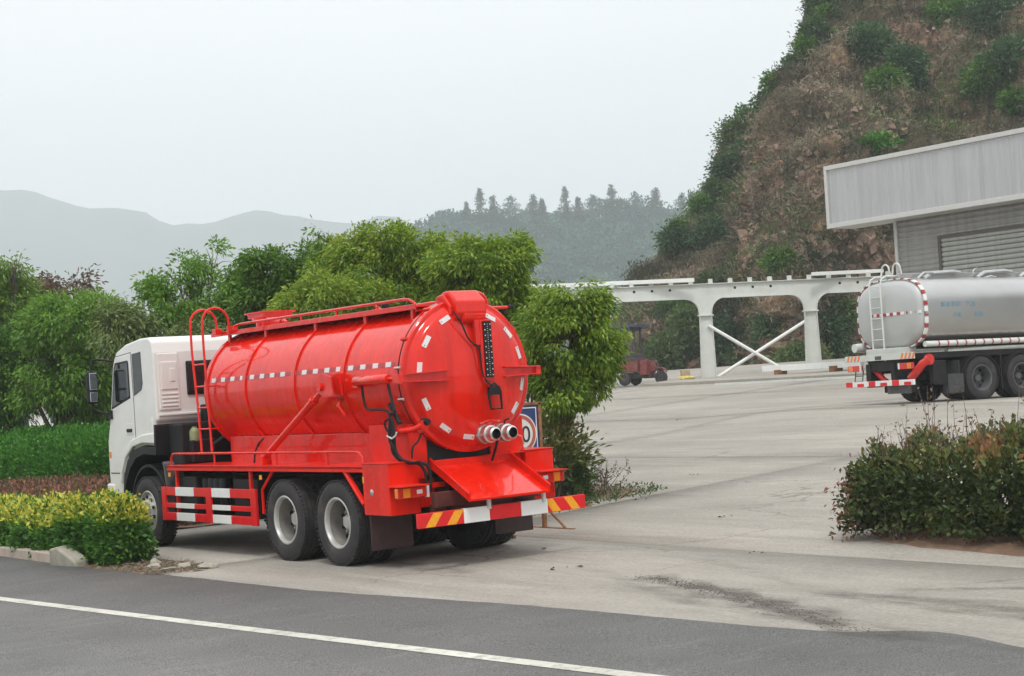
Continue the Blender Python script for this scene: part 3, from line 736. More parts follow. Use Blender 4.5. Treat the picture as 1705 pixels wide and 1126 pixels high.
CS = [ # px, py, radius px (x,y), label, mat
 (1450, 82, 44, 38, 'large round green shrub high on the cliff face', 'leaf_cliff'),
 (1500, 115, 40, 32, 'green shrub spreading right below the big round one', 'leaf_cliff'),
 (1475, 140, 30, 25, 'dark shrub tucked under the two high cliff shrubs', 'leaf_dark'),
 (1462, 246, 27, 18, 'small vivid green shrub just above the grey fascia', 'leaf_hedge'),
 (1665, 30, 55, 50, 'dense dark green shrub in the top right corner', 'leaf_cliff'),
 (1680, 110, 50, 42, 'bushy green shrub at the right edge of the slope', 'leaf_cliff'),
 (1640, 130, 36, 30, 'leafy shrub left of the right edge growth', 'leaf_dark'),
 (1590, 30, 34, 42, 'tall dark shrub near the top of the cliff', 'leaf_dark'),
 (1695, 165, 24, 22, 'yellowish green shrub lowest at the right edge', 'leaf_mid'),
 (1377, 14, 28, 26, 'green shrub on the cliff brow against the sky', 'leaf_cliff'),
 (1352, 40, 16, 26, 'slim leafy shrub on the cliff outline near the top', 'leaf_mid'),
 (1313, 108, 18, 22, 'small shrub on the cliff outline below the brow', 'leaf_olive'),
 (1275, 140, 22, 17, 'feathery shrub standing out from the cliff outline', 'leaf_mid'),
 (1262, 178, 20, 20, 'dark shrub halfway up the cliff outline', 'leaf_cliff'),
 (1222, 232, 30, 30, 'spindly pale shrub leaning out over the sky', 'leaf_olive'),
 (1245, 262, 26, 30, 'dense shrub beneath the spindly leaning one', 'leaf_cliff'),
 (1180, 400, 34, 34, 'rounded green bush low on the cliff shoulder', 'leaf_cliff'),
 (1125, 372, 9, 12, 'tiny dark sapling on the lower cliff outline', 'leaf_dark'),
 (1118, 398, 22, 18, 'dark bush at the foot of the cliff outline', 'leaf_cliff'),
 (1260, 392, 14, 24, 'narrow green bush beside the pale rock edge', 'leaf_cliff'),
 (1298, 436, 18, 14, 'small bright bush above the white girder', 'leaf_mid'),
 (1142, 510, 40, 22, 'dark green bush behind the left white column', 'leaf_dark'),
 (1228, 556, 46, 44, 'green bush inside the bay left of the crossed braces', 'leaf_cliff'),
 (1300, 556, 44, 46, 'green bush inside the bay right of the crossed braces', 'leaf_cliff'),
 (1146, 566, 34, 48, 'olive bush beside the left white column', 'leaf_olive'),
 (1262, 500, 16, 16, 'dark small bush under the middle of the girder', 'leaf_dark'),
 (1380, 562, 24, 44, 'green bush just right of the second white column', 'leaf_cliff'),
 (1340, 60, 22, 26, 'bushy shrub hanging on the steep edge below the brow', 'leaf_cliff'),
 (1328, 84, 18, 18, 'light green shrub on the steep edge under the bushy one', 'leaf_mid'),
 (1298, 122, 20, 20, 'leafy shrub on the cliff outline above the feathery one', 'leaf_cliff'),
 (1248, 205, 22, 24, 'dark green shrub above the spindly leaning one', 'leaf_dark'),
 (1208, 282, 22, 24, 'green shrub on the outline below the spindly one', 'leaf_cliff'),
 (1195, 322, 24, 24, 'olive shrub on the cliff outline halfway down', 'leaf_olive'),
 (1168, 352, 22, 20, 'dense shrub low on the cliff outline', 'leaf_mid'),
 (1232, 330, 26, 24, 'greyish green bush on the shaded left flank', 'leaf_olive'),
 (1262, 600, 46, 20, 'low olive bush under the crossing of the braces', 'leaf_olive'),
 (1100, 600, 30, 40, 'dusty olive bush behind the motor tricycle', 'leaf_olive'),
 (1330, 600, 34, 20, 'low bush left of the second white column foot', 'leaf_olive'),
 (1205, 470, 40, 16, 'olive brush just above the girder left of middle', 'leaf_olive'),
 (1400, 520, 16, 20, 'faint olive bush left of the silver tank', 'leaf_olive'),
]
for k, (px, py, rx, ry, lb, mt) in enumerate(CS):
    if px < 1360 and py < 200: px += 20
    p = cliff_at(px, py); d = depth_of(p) - .6; q = at(px, py, d); s_ = d / F_PX; r = (rx * s_, rx * s_ * .8, ry * s_)
    v_ = rx * ry
    shrub('cliff_shrub', lb, q, r, M[mt], int(40 + v_ * .19), 17, .25, .06, .24, 100 + k, group='shrubs growing on the cliff', droop=.1, up=.15, freq=.5, thr=-.25)
# forest on the middle hill: crowns in one mass, the trees of the skyline one by one
rng = np.random.default_rng(21); Vs = []; Ts = []
Hh, Hw = HP.shape[:2]
for k in range(2000):
    j = int(rng.integers(13, Hh)); i = int(rng.integers(0, int(Hw * .75))); c = HP[j, i] + np.array([rng.uniform(-6, 6), rng.uniform(-6, 6), 1.0])
    rc = rng.uniform(3.2, 7.5); nn_ = 120
    d = norm(rng.normal(size=(nn_, 3))); d[:, 2] = np.abs(d[:, 2]) * 1.1 - .15
    P = c + d * rc * rng.uniform(.75, 1.08, (nn_, 1)); DD = norm(d + rng.normal(size=d.shape) * .7)
    Vs.append(leaf_quads(P, DD, rng.uniform(1.0, 2.4, nn_), rng.uniform(.35, .8, nn_), rng)); Ts.append(rng.random() ** 1.5 * .65 + rng.random(nn_) * .3)
tag(quads_object('forest', np.concatenate(Vs), np.concatenate(Ts), M['leaf_far']), 'hazy green forest covering the hill behind the yard', 'forest', kind='stuff')
def pine(px, ytop, hpx, d, wide, label, seed, mat='leaf_pine', round_=False):
    top = at(px, ytop, d); s_ = d / F_PX; h = hpx * s_; base = top - Vector((0, 0, h))
    t = tag(empty('ridge_tree', base), label, 'tree', 'trees on the skyline of the hazy hill')
    rng_ = np.random.default_rng(seed); V_ = []
    nt_ = 14
    for k_ in range(nt_ * 6):
        f = .22 + .78 * rng_.random() ** 1.15; kk_ = (f - .22) / .78; w_ = wide * s_ * ((1 - f) ** .8 * 1.15 + .05) if not round_ else wide * s_ * math.sin(math.pi * min(.97, .15 + .85 * kk_)) ** .7
        for b_ in range(1):
            a = rng_.random() * 6.3; ln = w_ * rng_.uniform(.45, 1.1); n_ = 13
            q = np.linspace(.15, 1, n_)[:, None] * ln
            P_ = np.array([0, 0, f * h]) + q * np.array([math.cos(a), math.sin(a), rng_.uniform(-.05, .25)]) + rng_.normal(size=(n_, 3)) * .3
            V_.append(leaf_quads(P_, norm(rng_.normal(size=(n_, 3)) + np.array([0, 0, .3])), rng_.uniform(.6, 1.5, n_), rng_.uniform(.16, .40, n_), rng_))
    V_ = np.concatenate(V_)
    quads_object('crown', V_, rng_.random(len(V_)) * .8, M[mat], t)
    MB().tube([(0, 0, -1.5), (0, 0, h * .97)], .16, 5, r2=.03).build('trunk', M['bark'], t)
PN = [(708, 372, 30, 13, 'low tree at the left end of the hazy skyline'), (728, 350, 40, 16, 'rounded dark tree near the left end of the skyline'), (776, 335, 34, 8, 'thin small tree left of the tall open pine'),
      (798, 312, 60, 17, 'tall open pine, leftmost high tree on the skyline'), (820, 322, 44, 15, 'dark cone tree just right of the tall open pine'), (850, 324, 40, 18, 'broad flat-topped tree on the skyline'),
      (887, 322, 36, 14, 'pointed tree in the middle left of the skyline'), (902, 328, 30, 9, 'short tree right of the middle left point'), (940, 308, 50, 15, 'sharp pointed pine in the middle of the skyline'),
      (962, 326, 30, 15, 'low bushy tree right of the sharp middle pine'), (1018, 305, 46, 18, 'pine with a bare spike top on the skyline'), (1057, 316, 40, 14, 'loose twiggy tree on the skyline'),
      (1091, 310, 46, 17, 'broad dark pine right of centre on the skyline'), (1135, 318, 38, 14, 'open crowned tree near the cliff on the skyline'), (1150, 318, 40, 8, 'last thin tree on the skyline before the cliff'), (988, 322, 30, 16, 'rounded bright crown on the skyline')]
for k, (px, yt, hp, wd, lb) in enumerate(PN):
    rn_ = not any(w in lb for w in ('pine', 'pointed', 'cone', 'point')); pine(px, yt + 4, hp + 14, 785, wd * 1.25, lb, 300 + k, round_=rn_, mat='leaf_far' if rn_ else 'leaf_pine')
# ------------------------------------------------------------------ haze
q = MB().bb(-4200, 4200, -4200, 4200, -4, 520)
hz = q.build('haze', simple('haze_skin', (1, 1, 1)), smooth=False, kind='stuff')
hm = bpy.data.materials.new('haze_air'); hm.use_nodes = True; nt = hm.node_tree; nt.nodes.clear()
ho = nt.nodes.new('ShaderNodeOutputMaterial'); hv = nt.nodes.new('ShaderNodeVolumePrincipled')
hv.inputs['Color'].default_value = (.885, .953, 1.0, 1); hv.inputs['Density'].default_value = .0006; hv.inputs['Anisotropy'].default_value = .25
nt.links.new(hv.outputs[0], ho.inputs['Volume']); hz.data.materials[0] = hm

# ------------------------------------------------------------------ vehicle pieces
def wheel_mesh(sgn, dual, R=.535, steer=False):
    """meshes of one wheel set, outer face at x=0 going inwards along -sgn*x"""
    def X(a): return -sgn * a
    def tyre(x0, w):
        Ro, Ri = R, .305
        prof = [(x0 + .035, Ri), (x0 + .012, Ri + .03), (x0, Ri + .09), (x0 + .004, Ri + .14), (x0 + .018, Ro - .03), (x0 + .04, Ro - .006), (x0 + .05, Ro)]
        for g in (.25, .5, .75):
            xg = x0 + w * g; prof += [(xg - .009, Ro), (xg - .006, Ro - .014), (xg + .006, Ro - .014), (xg + .009, Ro)]
        prof += [(x0 + w - .05, Ro), (x0 + w - .018, Ro - .03), (x0 + w, Ri + .10), (x0 + w - .012, Ri + .03), (x0 + w - .035, Ri)]
        return [(X(a), r) for a, r in prof]
    t = MB(); t.lathe(tyre(0, .285), n=56)
    if dual: t.lathe(tyre(.33, .285), n=56)
    for k in range(56):                       # shoulder tread lugs
        a = 2 * math.pi * k / 56
        for x0 in ((0, .33) if dual else (0,)):
            for xo in (.030, .255):
                Rm = Matrix.Rotation(a, 3, 'X')
                t.box(Rm @ Vector((X(x0 + xo), 0, R - .006)), (.045, .034, .018), Rm)
    r = MB()
    if dual:                                  # deep dish
        r.lathe([(X(.030), .312), (X(.018), .322), (X(.012), .312), (X(.016), .296), (X(.035), .286), (X(.07), .281)], n=48, m=0)
        r.lathe([(X(.07), .281), (X(.22), .268), (X(.265), .262)], n=48, m=1)
        r.lathe([(X(.265), .262), (X(.262), .235), (X(.245), .20), (X(.24), .15), (X(.23), .14), (X(.23), 0.0)], n=48, m=1)
        hx = .22
    else:
        r.lathe([(X(.030), .312), (X(.018), .322), (X(.010), .312), (X(.014), .298), (X(.05), .284), (X(.075), .268), (X(.045), .235), (X(.012), .19), (X(.0), .15), (X(.012), .13), (X(.012), 0)], n=48, m=0)
        hx = 0.0
    for k in range(10):
        a = 2 * math.pi * k / 10
        r.lathe([(X(hx + .02), .026), (X(hx - .004), .026), (X(hx - .006), 0)], (0, math.cos(a + .3) * .225, math.sin(a + .3) * .225), n=10, m=2)
    h = MB(); h.lathe([(X(hx + .02), .10), (X(hx - .05), .098), (X(hx - .075), .075), (X(hx - .08), 0)], n=28)
    for k in range(10):
        a = 2 * math.pi * (k + .5) / 10
        h.lathe([(X(hx + .02), .016), (X(hx - .03), .015), (X(hx - .035), 0)], (0, math.cos(a) * .145, math.sin(a) * .145), n=6)
    return t, r, h
def add_wheel(root, x, y, sgn, dual, rimmats=None, R=.535):
    t, r, h = wheel_mesh(sgn, dual, R)
    w = t.build('wheel', M['rubber'], root); w.location = (x, y, R)
    r.build('rim', rimmats or [M['rim'], M['rimdark'], M['black']], w, smooth=True)
    h.build('hub', (rimmats or [M['rim']])[0], w)
    return w
def clone_wheel(w, x, y, sgn_flip=False):
    c = w.copy(); COL.objects.link(c); c.location.x = x; c.location.y = y
    for ch in w.children:
        d = ch.copy(); COL.objects.link(d); d.parent = c
    if sgn_flip: c.rotation_euler = (0, 0, math.pi)
    return c
def inset(mb, poly, x, t):    # a thin plate on the side plane x, proud by t
    mb.prism(poly, 'X', x - t, x + .01 if t > 0 else x - .01)

def d_poly(Y): return [(Y(7.12), 1.12), (Y(7.14), 1.62), (Y(6.985), 2.06), (Y(6.79), 2.80), (Y(6.70), 2.95), (Y(6.10), 2.99), (Y(6.08), 2.2), (Y(6.09), 1.56), (Y(6.36), 1.40), (Y(6.55), 1.12)]
def cab(root, paint, yf=7.2, full=True):
    o = yf - 7.2; X = 1.2
    Y = lambda y: y + o
    P = [(Y(7.20), .62), (Y(7.215), 1.10), (Y(7.20), 1.62), (Y(7.03), 2.05), (Y(6.80), 2.86), (Y(6.66), 3.03), (Y(6.30), 3.13), (Y(5.75), 3.19), (Y(5.42), 3.19), (Y(5.31), 3.12), (Y(5.27), 2.95),
         (Y(5.26), 1.92), (Y(5.32), 1.88), (Y(5.36), 1.53), (Y(5.75), 1.55), (Y(6.12), 1.50), (Y(6.40), 1.33), (Y(6.56), 1.10), (Y(6.62), .85), (Y(6.62), .62)]
    body = MB(); body.prism(P, 'X', -X, X)
    cb = body.build('cab_shell', paint, root, bevel=.075); cb.modifiers['bevel'].segments = 4
    for s in (-1, 1):
        x0, x1 = s * (X - .01), s * (X + .012)
        d = MB(); d.prism([(Y(7.12), 1.12), (Y(7.14), 1.62), (Y(6.985), 2.06), (Y(6.79), 2.80), (Y(6.70), 2.95), (Y(6.10), 2.99), (Y(6.08), 2.2), (Y(6.09), 1.56), (Y(6.36), 1.40), (Y(6.55), 1.12)], 'X', x0, x1)
        dr = d.build('door', paint, root, bevel=.012)
        dg = MB(); dg.prism([(Y(6.62) + (y_ - Y(6.62)) * 1.022, 2.05 + (z_ - 2.05) * 1.012) for y_, z_ in d_poly(Y)], 'X', s * (X - .01), s * (X + .003)); dg.build('door_gap', M['black'], dr, smooth=False)
        g = MB(); g.prism([(Y(6.93), 2.13), (Y(6.76), 2.78), (Y(6.70), 2.86), (Y(6.20), 2.88), (Y(6.17), 2.83), (Y(6.17), 2.29)], 'X', s * (X + .004), s * (X + .016))
        g.build('window_seal', M['black'], dr, bevel=.004)
        g = MB(); g.prism([(Y(6.90), 2.16), (Y(6.745), 2.76), (Y(6.69), 2.83), (Y(6.22), 2.85), (Y(6.20), 2.81), (Y(6.20), 2.32)], 'X', s * (X + .012), s * (X + .020))
        g.build('side_window', M['glass'], dr, smooth=False)
        h = MB(); h.bb(s * (X + .012), s * (X + .035), Y(6.16), Y(6.36), 1.76, 1.815); h.build('door_handle', M['black'], dr, bevel=.012)
        h = MB(); h.bb(s * (X + .01), s * (X + .017), Y(6.10), Y(6.40), 1.72, 1.90); h.build('handle_recess', paint, dr, bevel=.012)
        q_ = MB(); q_.prism([(Y(6.045), 2.32), (Y(6.05), 2.97), (Y(5.72), 2.99), (Y(5.70), 2.50), (Y(5.76), 2.40)], 'X', s * (X - .01), s * (X + .009)); q_.build('quarter_panel', M['glass'], root, bevel=.006)
        # corner vane, sill crease, step box, fender flare
        q_ = MB(); q_.prism([(Y(5.95), 1.70), (Y(5.42), 1.98), (Y(5.40), 1.72)], 'X', s * (X - .01), s * (X + .012)); q_.build('corner_vane', paint, root, bevel=.01)
        fl = MB()
        A = [(Y(6.66), .95), (Y(6.60), 1.12), (Y(6.43), 1.36), (Y(6.14), 1.53), (Y(5.75), 1.585), (Y(5.34), 1.575)]
        B_ = [(Y(6.70), 1.02), (Y(6.66), 1.20), (Y(6.48), 1.44), (Y(6.17), 1.64), (Y(5.75), 1.72), (Y(5.33), 1.74)]
        fl.prism(A + B_[::-1], 'X', s * (X - .01), s * (X + .05)); fl.build('fender_flare', paint, root, bevel=.02)
        st = MB(); st.bb(s * .95, s * (X + .005), Y(6.66), Y(7.12), .42, .60); st.bb(s * .95, s * (X + .02), Y(6.66), Y(7.0), .64, .70); st.build('step', M['greyflap'], root, bevel=.015)
        bp_ = MB(); bp_.bb(s * (X - .06), s * (X + .02), Y(7.0), Y(7.3), .50, .95); bp_.build('bumper_corner', paint, root, bevel=.03)
        sl = MB(); sl.bb(s * (X + .008), s * (X + .016), Y(7.05), Y(7.13), 1.36, 1.46); sl.build('marker_lamp', M['lamp_amber'], root, bevel=.006)
        al = MB(); ap = [(Y(5.32), 1.86), (Y(5.35), 1.52), (Y(5.75), 1.54), (Y(6.12), 1.49), (Y(6.39), 1.32), (Y(6.55), 1.09), (Y(6.61), .85), (Y(6.61), .62)]
        ai = [(Y(6.57), .62), (Y(6.56), .82), (Y(6.48), 1.00), (Y(6.30), 1.20), (Y(6.06), 1.36), (Y(5.75), 1.42), (Y(5.30), 1.40), (Y(5.26), 1.84)]
        al.prism(ap + ai, 'X', s * .55, s * (X + .030)); al.build('arch_lining', M['black'], root)
        # fender liner and rubber guard behind the wheel
        fr = MB(); n_ = 12; pr = []; pi_ = []
        for k in range(n_ + 1):
            a = math.radians(-8 + 178 * k / n_)
            pr.append((Y(5.76) - math.cos(a) * .70, .56 + math.sin(a) * .70)); pi_.append((Y(5.76) - math.cos(a) * .66, .56 + math.sin(a) * .66))
        fr.prism(pr + pi_[::-1], 'X', s * .60, s * (X - .03)); fr.build('wheel_arch_liner', M['black'], root)
        gf_ = MB(); gf_.prism([(Y(5.12), 1.30), (Y(5.06), 1.26), (Y(5.02), .95), (Y(5.02), .42), (Y(5.04), .42), (Y(5.05), .95), (Y(5.10), 1.22), (Y(5.14), 1.27)], 'X', s * .80, s * (X + .01)); gf_.build('mudguard', M['greyflap'], root)
        # mirrors
        mk = MB(); xm = s * 1.46
        mk.bb(xm - .085, xm + .085, Y(7.02), Y(7.15), 2.24, 2.76); mm = mk.build('mirror', M['black'], root, bevel=.04)
        MB().bb(xm - .062, xm + .062, Y(7.008), Y(7.022), 2.46, 2.73).build('mirror_glass', M['chrome'], mm, bevel=.01)
        MB().bb(xm - .062, xm + .062, Y(7.008), Y(7.022), 2.27, 2.43).build('mirror_glass', M['chrome'], mm, bevel=.01)
        a_ = MB(); a_.tube([(s * 1.17, Y(6.86), 2.90), (s * 1.35, Y(7.02), 2.94), (s * 1.44, Y(7.1), 2.93), (xm, Y(7.09), 2.78)], .018, 8)
        a_.tube([(s * 1.2, Y(6.98), 2.06), (s * 1.35, Y(7.06), 2.10), (xm, Y(7.09), 2.16), (xm, Y(7.09), 2.24)], .018, 8)
        a_.bb(s * 1.19, s * 1.24, Y(6.90), Y(7.02), 1.98, 2.12); build_each(a_, 'mirror_arm', M['black'], root)
    ws = MB(); ws.box((0, Y(6.945), 2.44), (2.16, .03, .78), Matrix.Rotation(math.radians(15.8), 3, 'X')); ws.build('windscreen', M['glass'], root, bevel=.01)
    MB().bb(-1.0, 1.0, Y(7.19), Y(7.235), 1.05, 1.75).build('grille', M['black'], root, bevel=.01)
    fb = MB(); fb.bb(-1.18, 1.18, Y(6.9), Y(7.32), .42, .98); fb.build('front_bumper', paint, root, bevel=.06)
    # rear wall details
    Yr = Y(5.26)
    hp = MB(); hp.bb(-1.14, -.80, Yr - .02, Yr + .02, 2.07, 2.93); hpan = hp.build('rear_panel', paint, root, bevel=.012)
    h2 = MB(); h2.bb(-1.10, -.84, Yr - .035, Yr, 2.38, 2.80); h2.bb(-.96, -.88, Yr - .045, Yr, 2.50, 2.70)
    for z in (2.30, 2.24, 2.18, 2.12): h2.bb(-1.10, -.84, Yr - .032, Yr, z, z + .028)
    h2.build('panel_rib', paint, hpan, bevel=.008)
    rw = MB(); rw.bb(-.68, -.08, Yr - .03, Yr + .01, 2.28, 2.80); r_ = rw.build('rear_window', M['black'], root, bevel=.05)
    MB().bb(-.65, -.11, Yr - .036, Yr - .02, 2.32, 2.76).build('pane', M['glass'], r_, bevel=.03)
    MB().bb(-1.16, 1.16, Yr - .028, Yr + .01, 1.98, 2.02).build('wall_crease', paint, root, bevel=.01)

def pose(root, th=0): root.rotation_euler[1] = -math.atan(th)

# ------------------------------------------------------------------ the red vacuum truck
TR = empty('vacuum_truck', (0, 0, 0)); pose(TR, .016)
tag(TR, 'glossy red vacuum tank truck with a white cab parked on the apron beside the road', 'truck')
cab(TR, M['white'])
red, rf = M['red'], M['redflat']
def part(mb, name, mat, parent=TR, **k): return mb.build(name, mat, parent, **k)
# tank along Y, centre z 2.27
TZ, TRD = 2.27, .88
tk = MB(); prof = []
for k in range(9):
    a = math.pi / 2 * k / 8; prof.append((4.22 + .26 * math.cos(a), TRD * math.sin(a) if k else 0.001))
prof += [(y, TRD) for y in lin(4.1, -1.18, 24)]
tk.lathe(prof, (0, 0, TZ), 'Y', 96)
tank = part(tk, 'tank', red)
for y in (4.16, 2.95, 1.52, .22):
    m_ = MB(); m_.lathe([(y - .045, TRD - .01), (y - .045, TRD + .022), (y + .045, TRD + .022), (y + .045, TRD - .01)], (0, 0, TZ), 'Y', 96); part(m_, 'tank_ring', red)
m_ = MB(); m_.lathe([(-1.12, TRD - .01), (-1.12, .93), (-1.135, .945), (-1.185, .945), (-1.19, .93), (-1.19, .5)], (0, 0, TZ), 'Y', 96); part(m_, 'tank_flange', red)
dp = [(-1.205, .60), (-1.205, .925), (-1.215, .945), (-1.275, .945), (-1.29, .93), (-1.29, .885), (-1.31, .86)]
for k in range(1, 10):
    a = math.pi / 2 * k / 9; dp.append((-1.31 - .17 * math.sin(a), .86 * math.cos(a) + 0.0001))
m_ = MB(); m_.lathe(dp, (0, 0, TZ), 'Y', 96); door_t = part(m_, 'tank_door', red)
def door_y(r): return -1.31 - .17 * math.sqrt(max(0, 1 - (r / .86) ** 2))
m_ = MB(); m_.lathe([(-1.193, .93), (-1.193, .947), (-1.203, .947), (-1.203, .93)], (0, 0, TZ), 'Y', 96); part(m_, 'door_seal', M['black'])
for a in (150, 172, 195, 120, 35, 8):                                 # clamp bolts round the flange
    x, z = math.cos(math.radians(a)) * .955, TZ + math.sin(math.radians(a)) * .955
    m_ = MB(); m_.lathe([(-1.14, .0), (-1.14, .018), (-1.26, .018), (-1.262, 0)], (x, 0, z), 'Y', 8); part(m_, 'clamp_bolt', M['steel'] if a in (172, 195) else red, smooth=True)
# reflective tape on the door, and along the tank side
for a in (117, 146, 172, 205, 235, 262, 64, 40, 18, -12, -36):
    r_ = .765; A = math.radians(a); c = Vector((math.cos(A) * r_, door_y(r_) - .004, TZ + math.sin(A) * r_))
    # tilt to follow the dome
    slope = math.atan(.17 * r_ / (.86 ** 2 * math.sqrt(1 - (r_ / .86) ** 2)))
    Rm = Matrix.Rotation(-A, 3, 'Y') @ Matrix.Rotation(slope * 1.0, 3, 'Z')
    m_ = MB(); m_.box((0, 0, 0), (.062, .006, .155)); m_.box((.0, -.004, .055), (.014, .004, .014), None, 1)
    t_ = part(m_, 'reflective_tape', [M['tape_white'], M['rust']], door_t, smooth=False); t_.location = c; t_.rotation_euler = Rm.to_euler()
def on_tank(y, z, off=.004):
    x = -math.sqrt(TRD ** 2 - (z - TZ) ** 2) - off; return x
bw = .034
A0 = math.asin((2.455 - TZ) / TRD)
for k, y in enumerate(np.arange(4.0, -1.05, -.30)):
    seg = MB(); n_ = 3; y0, y1 = y, y - .13
    for j in range(n_):
        a0, a1 = A0 - .035 + .07 * j / n_, A0 - .035 + .07 * (j + 1) / n_
        rr_ = TRD + .0045
        seg.add([(-math.cos(a) * rr_, yy_, TZ + math.sin(a) * rr_) for a, yy_ in ((a0, y0), (a0, y1), (a1, y1), (a1, y0))], [(0, 1, 2, 3)])
    part(seg, 'reflective_tape', M['tape_white'], tank, smooth=False)
dark = MB()
for k, y in enumerate(np.arange(4.0, -1.05, -.30)):
    y0, y1 = y - .135, y - .295; a0, a1 = A0 - .028, A0 + .028; rr_ = TRD + .0035
    dark.add([(-math.cos(a) * rr_, yy_, TZ + math.sin(a) * rr_) for a, yy_ in ((a0, y0), (a0, y1), (a1, y1), (a1, y0))], [(0, 1, 2, 3)])
build_each(dark, 'red_tape', M['tape_red'], tank, smooth=False)
# subframe, saddles, skirt
m_ = MB(); m_.prism([(-.62, 1.20), (.62, 1.20), (.62, 1.62), (-.62, 1.62)], 'Y', -1.15, 4.02); part(m_, 'subframe', red, bevel=.01)
m_ = MB(); m_.bb(-.86, -.84, -1.18, -.30, 1.26, 1.72); m_.bb(.84, .86, -1.18, -.3, 1.26, 1.72); m_.bb(-.86, -.60, -1.20, -1.16, 1.05, 1.72); m_.bb(.34, .86, -1.20, -1.16, 1.05, 1.72); build_each(m_, 'rear_skirt', rf, TR, bevel=.008)
m_ = MB(); m_.bb(-.60, .34, -1.17, -1.13, 1.05, 1.70); part(m_, 'recess_shade_plate', M['black'], bevel=.004)  # flat black plate painted as the shade of the cavity above the tray
# deck, edge rail, posts
for s in (-1, 1):
    m_ = MB(); m_.bb(s * .55, s * 1.235, -.72, 4.92, 1.205, 1.245); m_.bb(s * 1.215, s * 1.235, -.72, 4.92, 1.17, 1.25); part(m_, 'side_deck', rf, bevel=.006)
    m_ = MB(); x = s * 1.19
    m_.tube([(x, 4.86, 1.24), (x, 4.85, 1.36), (x, 4.78, 1.41), (x, 4.70, 1.42), (x, 2, 1.42), (x, -.50, 1.42), (x, -.60, 1.405), (x, -.66, 1.35), (x, -.68, 1.24)], .017, 8)
    for y in (3.4, 1.55, .2): m_.tube([(x, y, 1.24), (x, y, 1.42)], .014, 6)
    part(m_, 'deck_rail', red)
    # wheel bay brackets
    m_ = MB(); x = s * 1.20
    m_.tube([(x, 1.62, 1.20), (x, 1.98, .92), (x, 1.98, .60)], .022, 6); m_.tube([(x, -.22, 1.2), (x, -.66, .78)], .035, 6)
    build_each(m_, 'fender_bracket', rf, TR)
    # side guard
    g = MB(); y0, y1 = 2.12, 5.16
    gx0, gx1 = s * 1.20, s * 1.235
    seg_y = [5.16, 4.68, 4.06, 3.72, 3.47, 2.90, 2.12]                # red, white, red, (post), red, white, red
    for z0, z1 in ((.80, .925), (.62, .69), (.435, .55)):
        for k in range(6):
            if k in (1, 4): continue
            g.bb(gx0, gx1, seg_y[k + 1], seg_y[k], z0, z1)
    for z0, z1 in ((.80, .925), (.62, .69), (.435, .55)): g.bb(s * 1.203, s * 1.231, 2.125, 5.155, z0 + .002, z1 - .002)
    for a, b_ in ((5.02, 5.16), (3.50, 3.66), (2.12, 2.28)): g.bb(s * 1.205, s * 1.243, a, b_, .43, .93)
    sg = part(g, 'side_guard', rf if False else M['refl_red'], bevel=.005)
    for z0, z1 in ((.80, .925), (.62, .69), (.435, .55)):
        for k in (1, 4):
            m_ = MB(); m_.bb(s * 1.198, s * 1.238, seg_y[k + 1] + .002, seg_y[k] - .002, z0, z1); part(m_, 'white_segment', M['refl_white'], sg, bevel=.003)
    for y in (4.72, 2.35):
        m_ = MB(); m_.bb(s * 1.15, s * 1.195, y - .025, y + .025, .46, 1.2); part(m_, 'guard_post', rf, bevel=.005)
# chassis and what hangs on it
m_ = MB()
for s in (-1, 1): m_.bb(s * .38, s * .46, -1.42, 6.9, .78, 1.06)
for y in (-1.36, -.6, .7, 2.2, 3.6, 5.0): m_.bb(-.38, .38, y - .05, y + .05, .82, 1.04)
part(m_, 'chassis', M['chassis'], bevel=.006)
m_ = MB(); m_.lathe([(1.6, .0), (1.6, .06), (4.2, .06), (4.25, .22), (4.9, .30), (5.2, .30), (5.2, 0)], (0, 0, .72), 'Y', 16); part(m_, 'gearbox_light_block', M['chassis'])  # unseen gearbox and shaft, added to block light under the truck
m_ = MB(); m_.bb(.48, 1.12, 2.2, 3.9, .42, .62); part(m_, 'underbody_light_block', M['chassis'], bevel=.02)  # unseen box added to deepen the shadow beneath the truck
for y in (0, 1.35, 5.76):
    m_ = MB(); m_.lathe([(-.95, .06), (-.3, .085), (-.22, .2), (0, .24), (.22, .2), (.3, .085), (.95, .06)], (0, y, .535), 'X', 20); part(m_, 'axle', M['chassis'])
m_ = MB()
for s in (-1, 1):
    for k in range(7): m_.bb(s * .50, s * .59, .68 - .62 + k * .08, .68 + .62 - k * .08, .62 + k * .03, .645 + k * .03)
part(m_, 'leaf_spring', M['chassis'])
m_ = MB(); m_.bb(-1.14, -.55, 4.15, 4.95, .55, 1.08); m_.bb(-1.10, -.5, 2.30, 3.05, .50, 1.05); build_each(m_, 'battery_box', M['black'], TR, bevel=.02)
for i in range(4):
    m_ = MB(); m_.lathe([(0, 0), (0, .06), (.02, .075), (.42, .075), (.44, .06), (.44, 0)], (-1.08, 3.35 + i * .18, .62), 'Z', 16); part(m_, 'air_cylinder', M['black'])
m_ = MB(); m_.lathe([(2.4, 0), (2.4, .22), (2.5, .26), (4.7, .26), (4.8, .22), (4.8, 0)], (.85, 0, .78), 'Y', 24); part(m_, 'fuel_tank', M['steel'])
m_ = MB(); m_.bb(-1.05, 1.05, 4.75, 5.2, 1.05, 1.86); m_.bb(-.52, -.18, 4.98, 5.2, 1.3, 2.12); m_.bb(-.95, -.55, 4.62, 4.8, 1.26, 1.6); part(m_, 'engine_bay', M['black'], bevel=.03)
m_ = MB(); m_.lathe([(1.55, .0), (1.55, .075), (1.72, .08), (1.76, .06), (1.78, .035), (1.80, .035), (1.80, 0)], (-.86, 4.70, .0), 'Z', 14); part(m_, 'coolant_bottle', M['olive'])
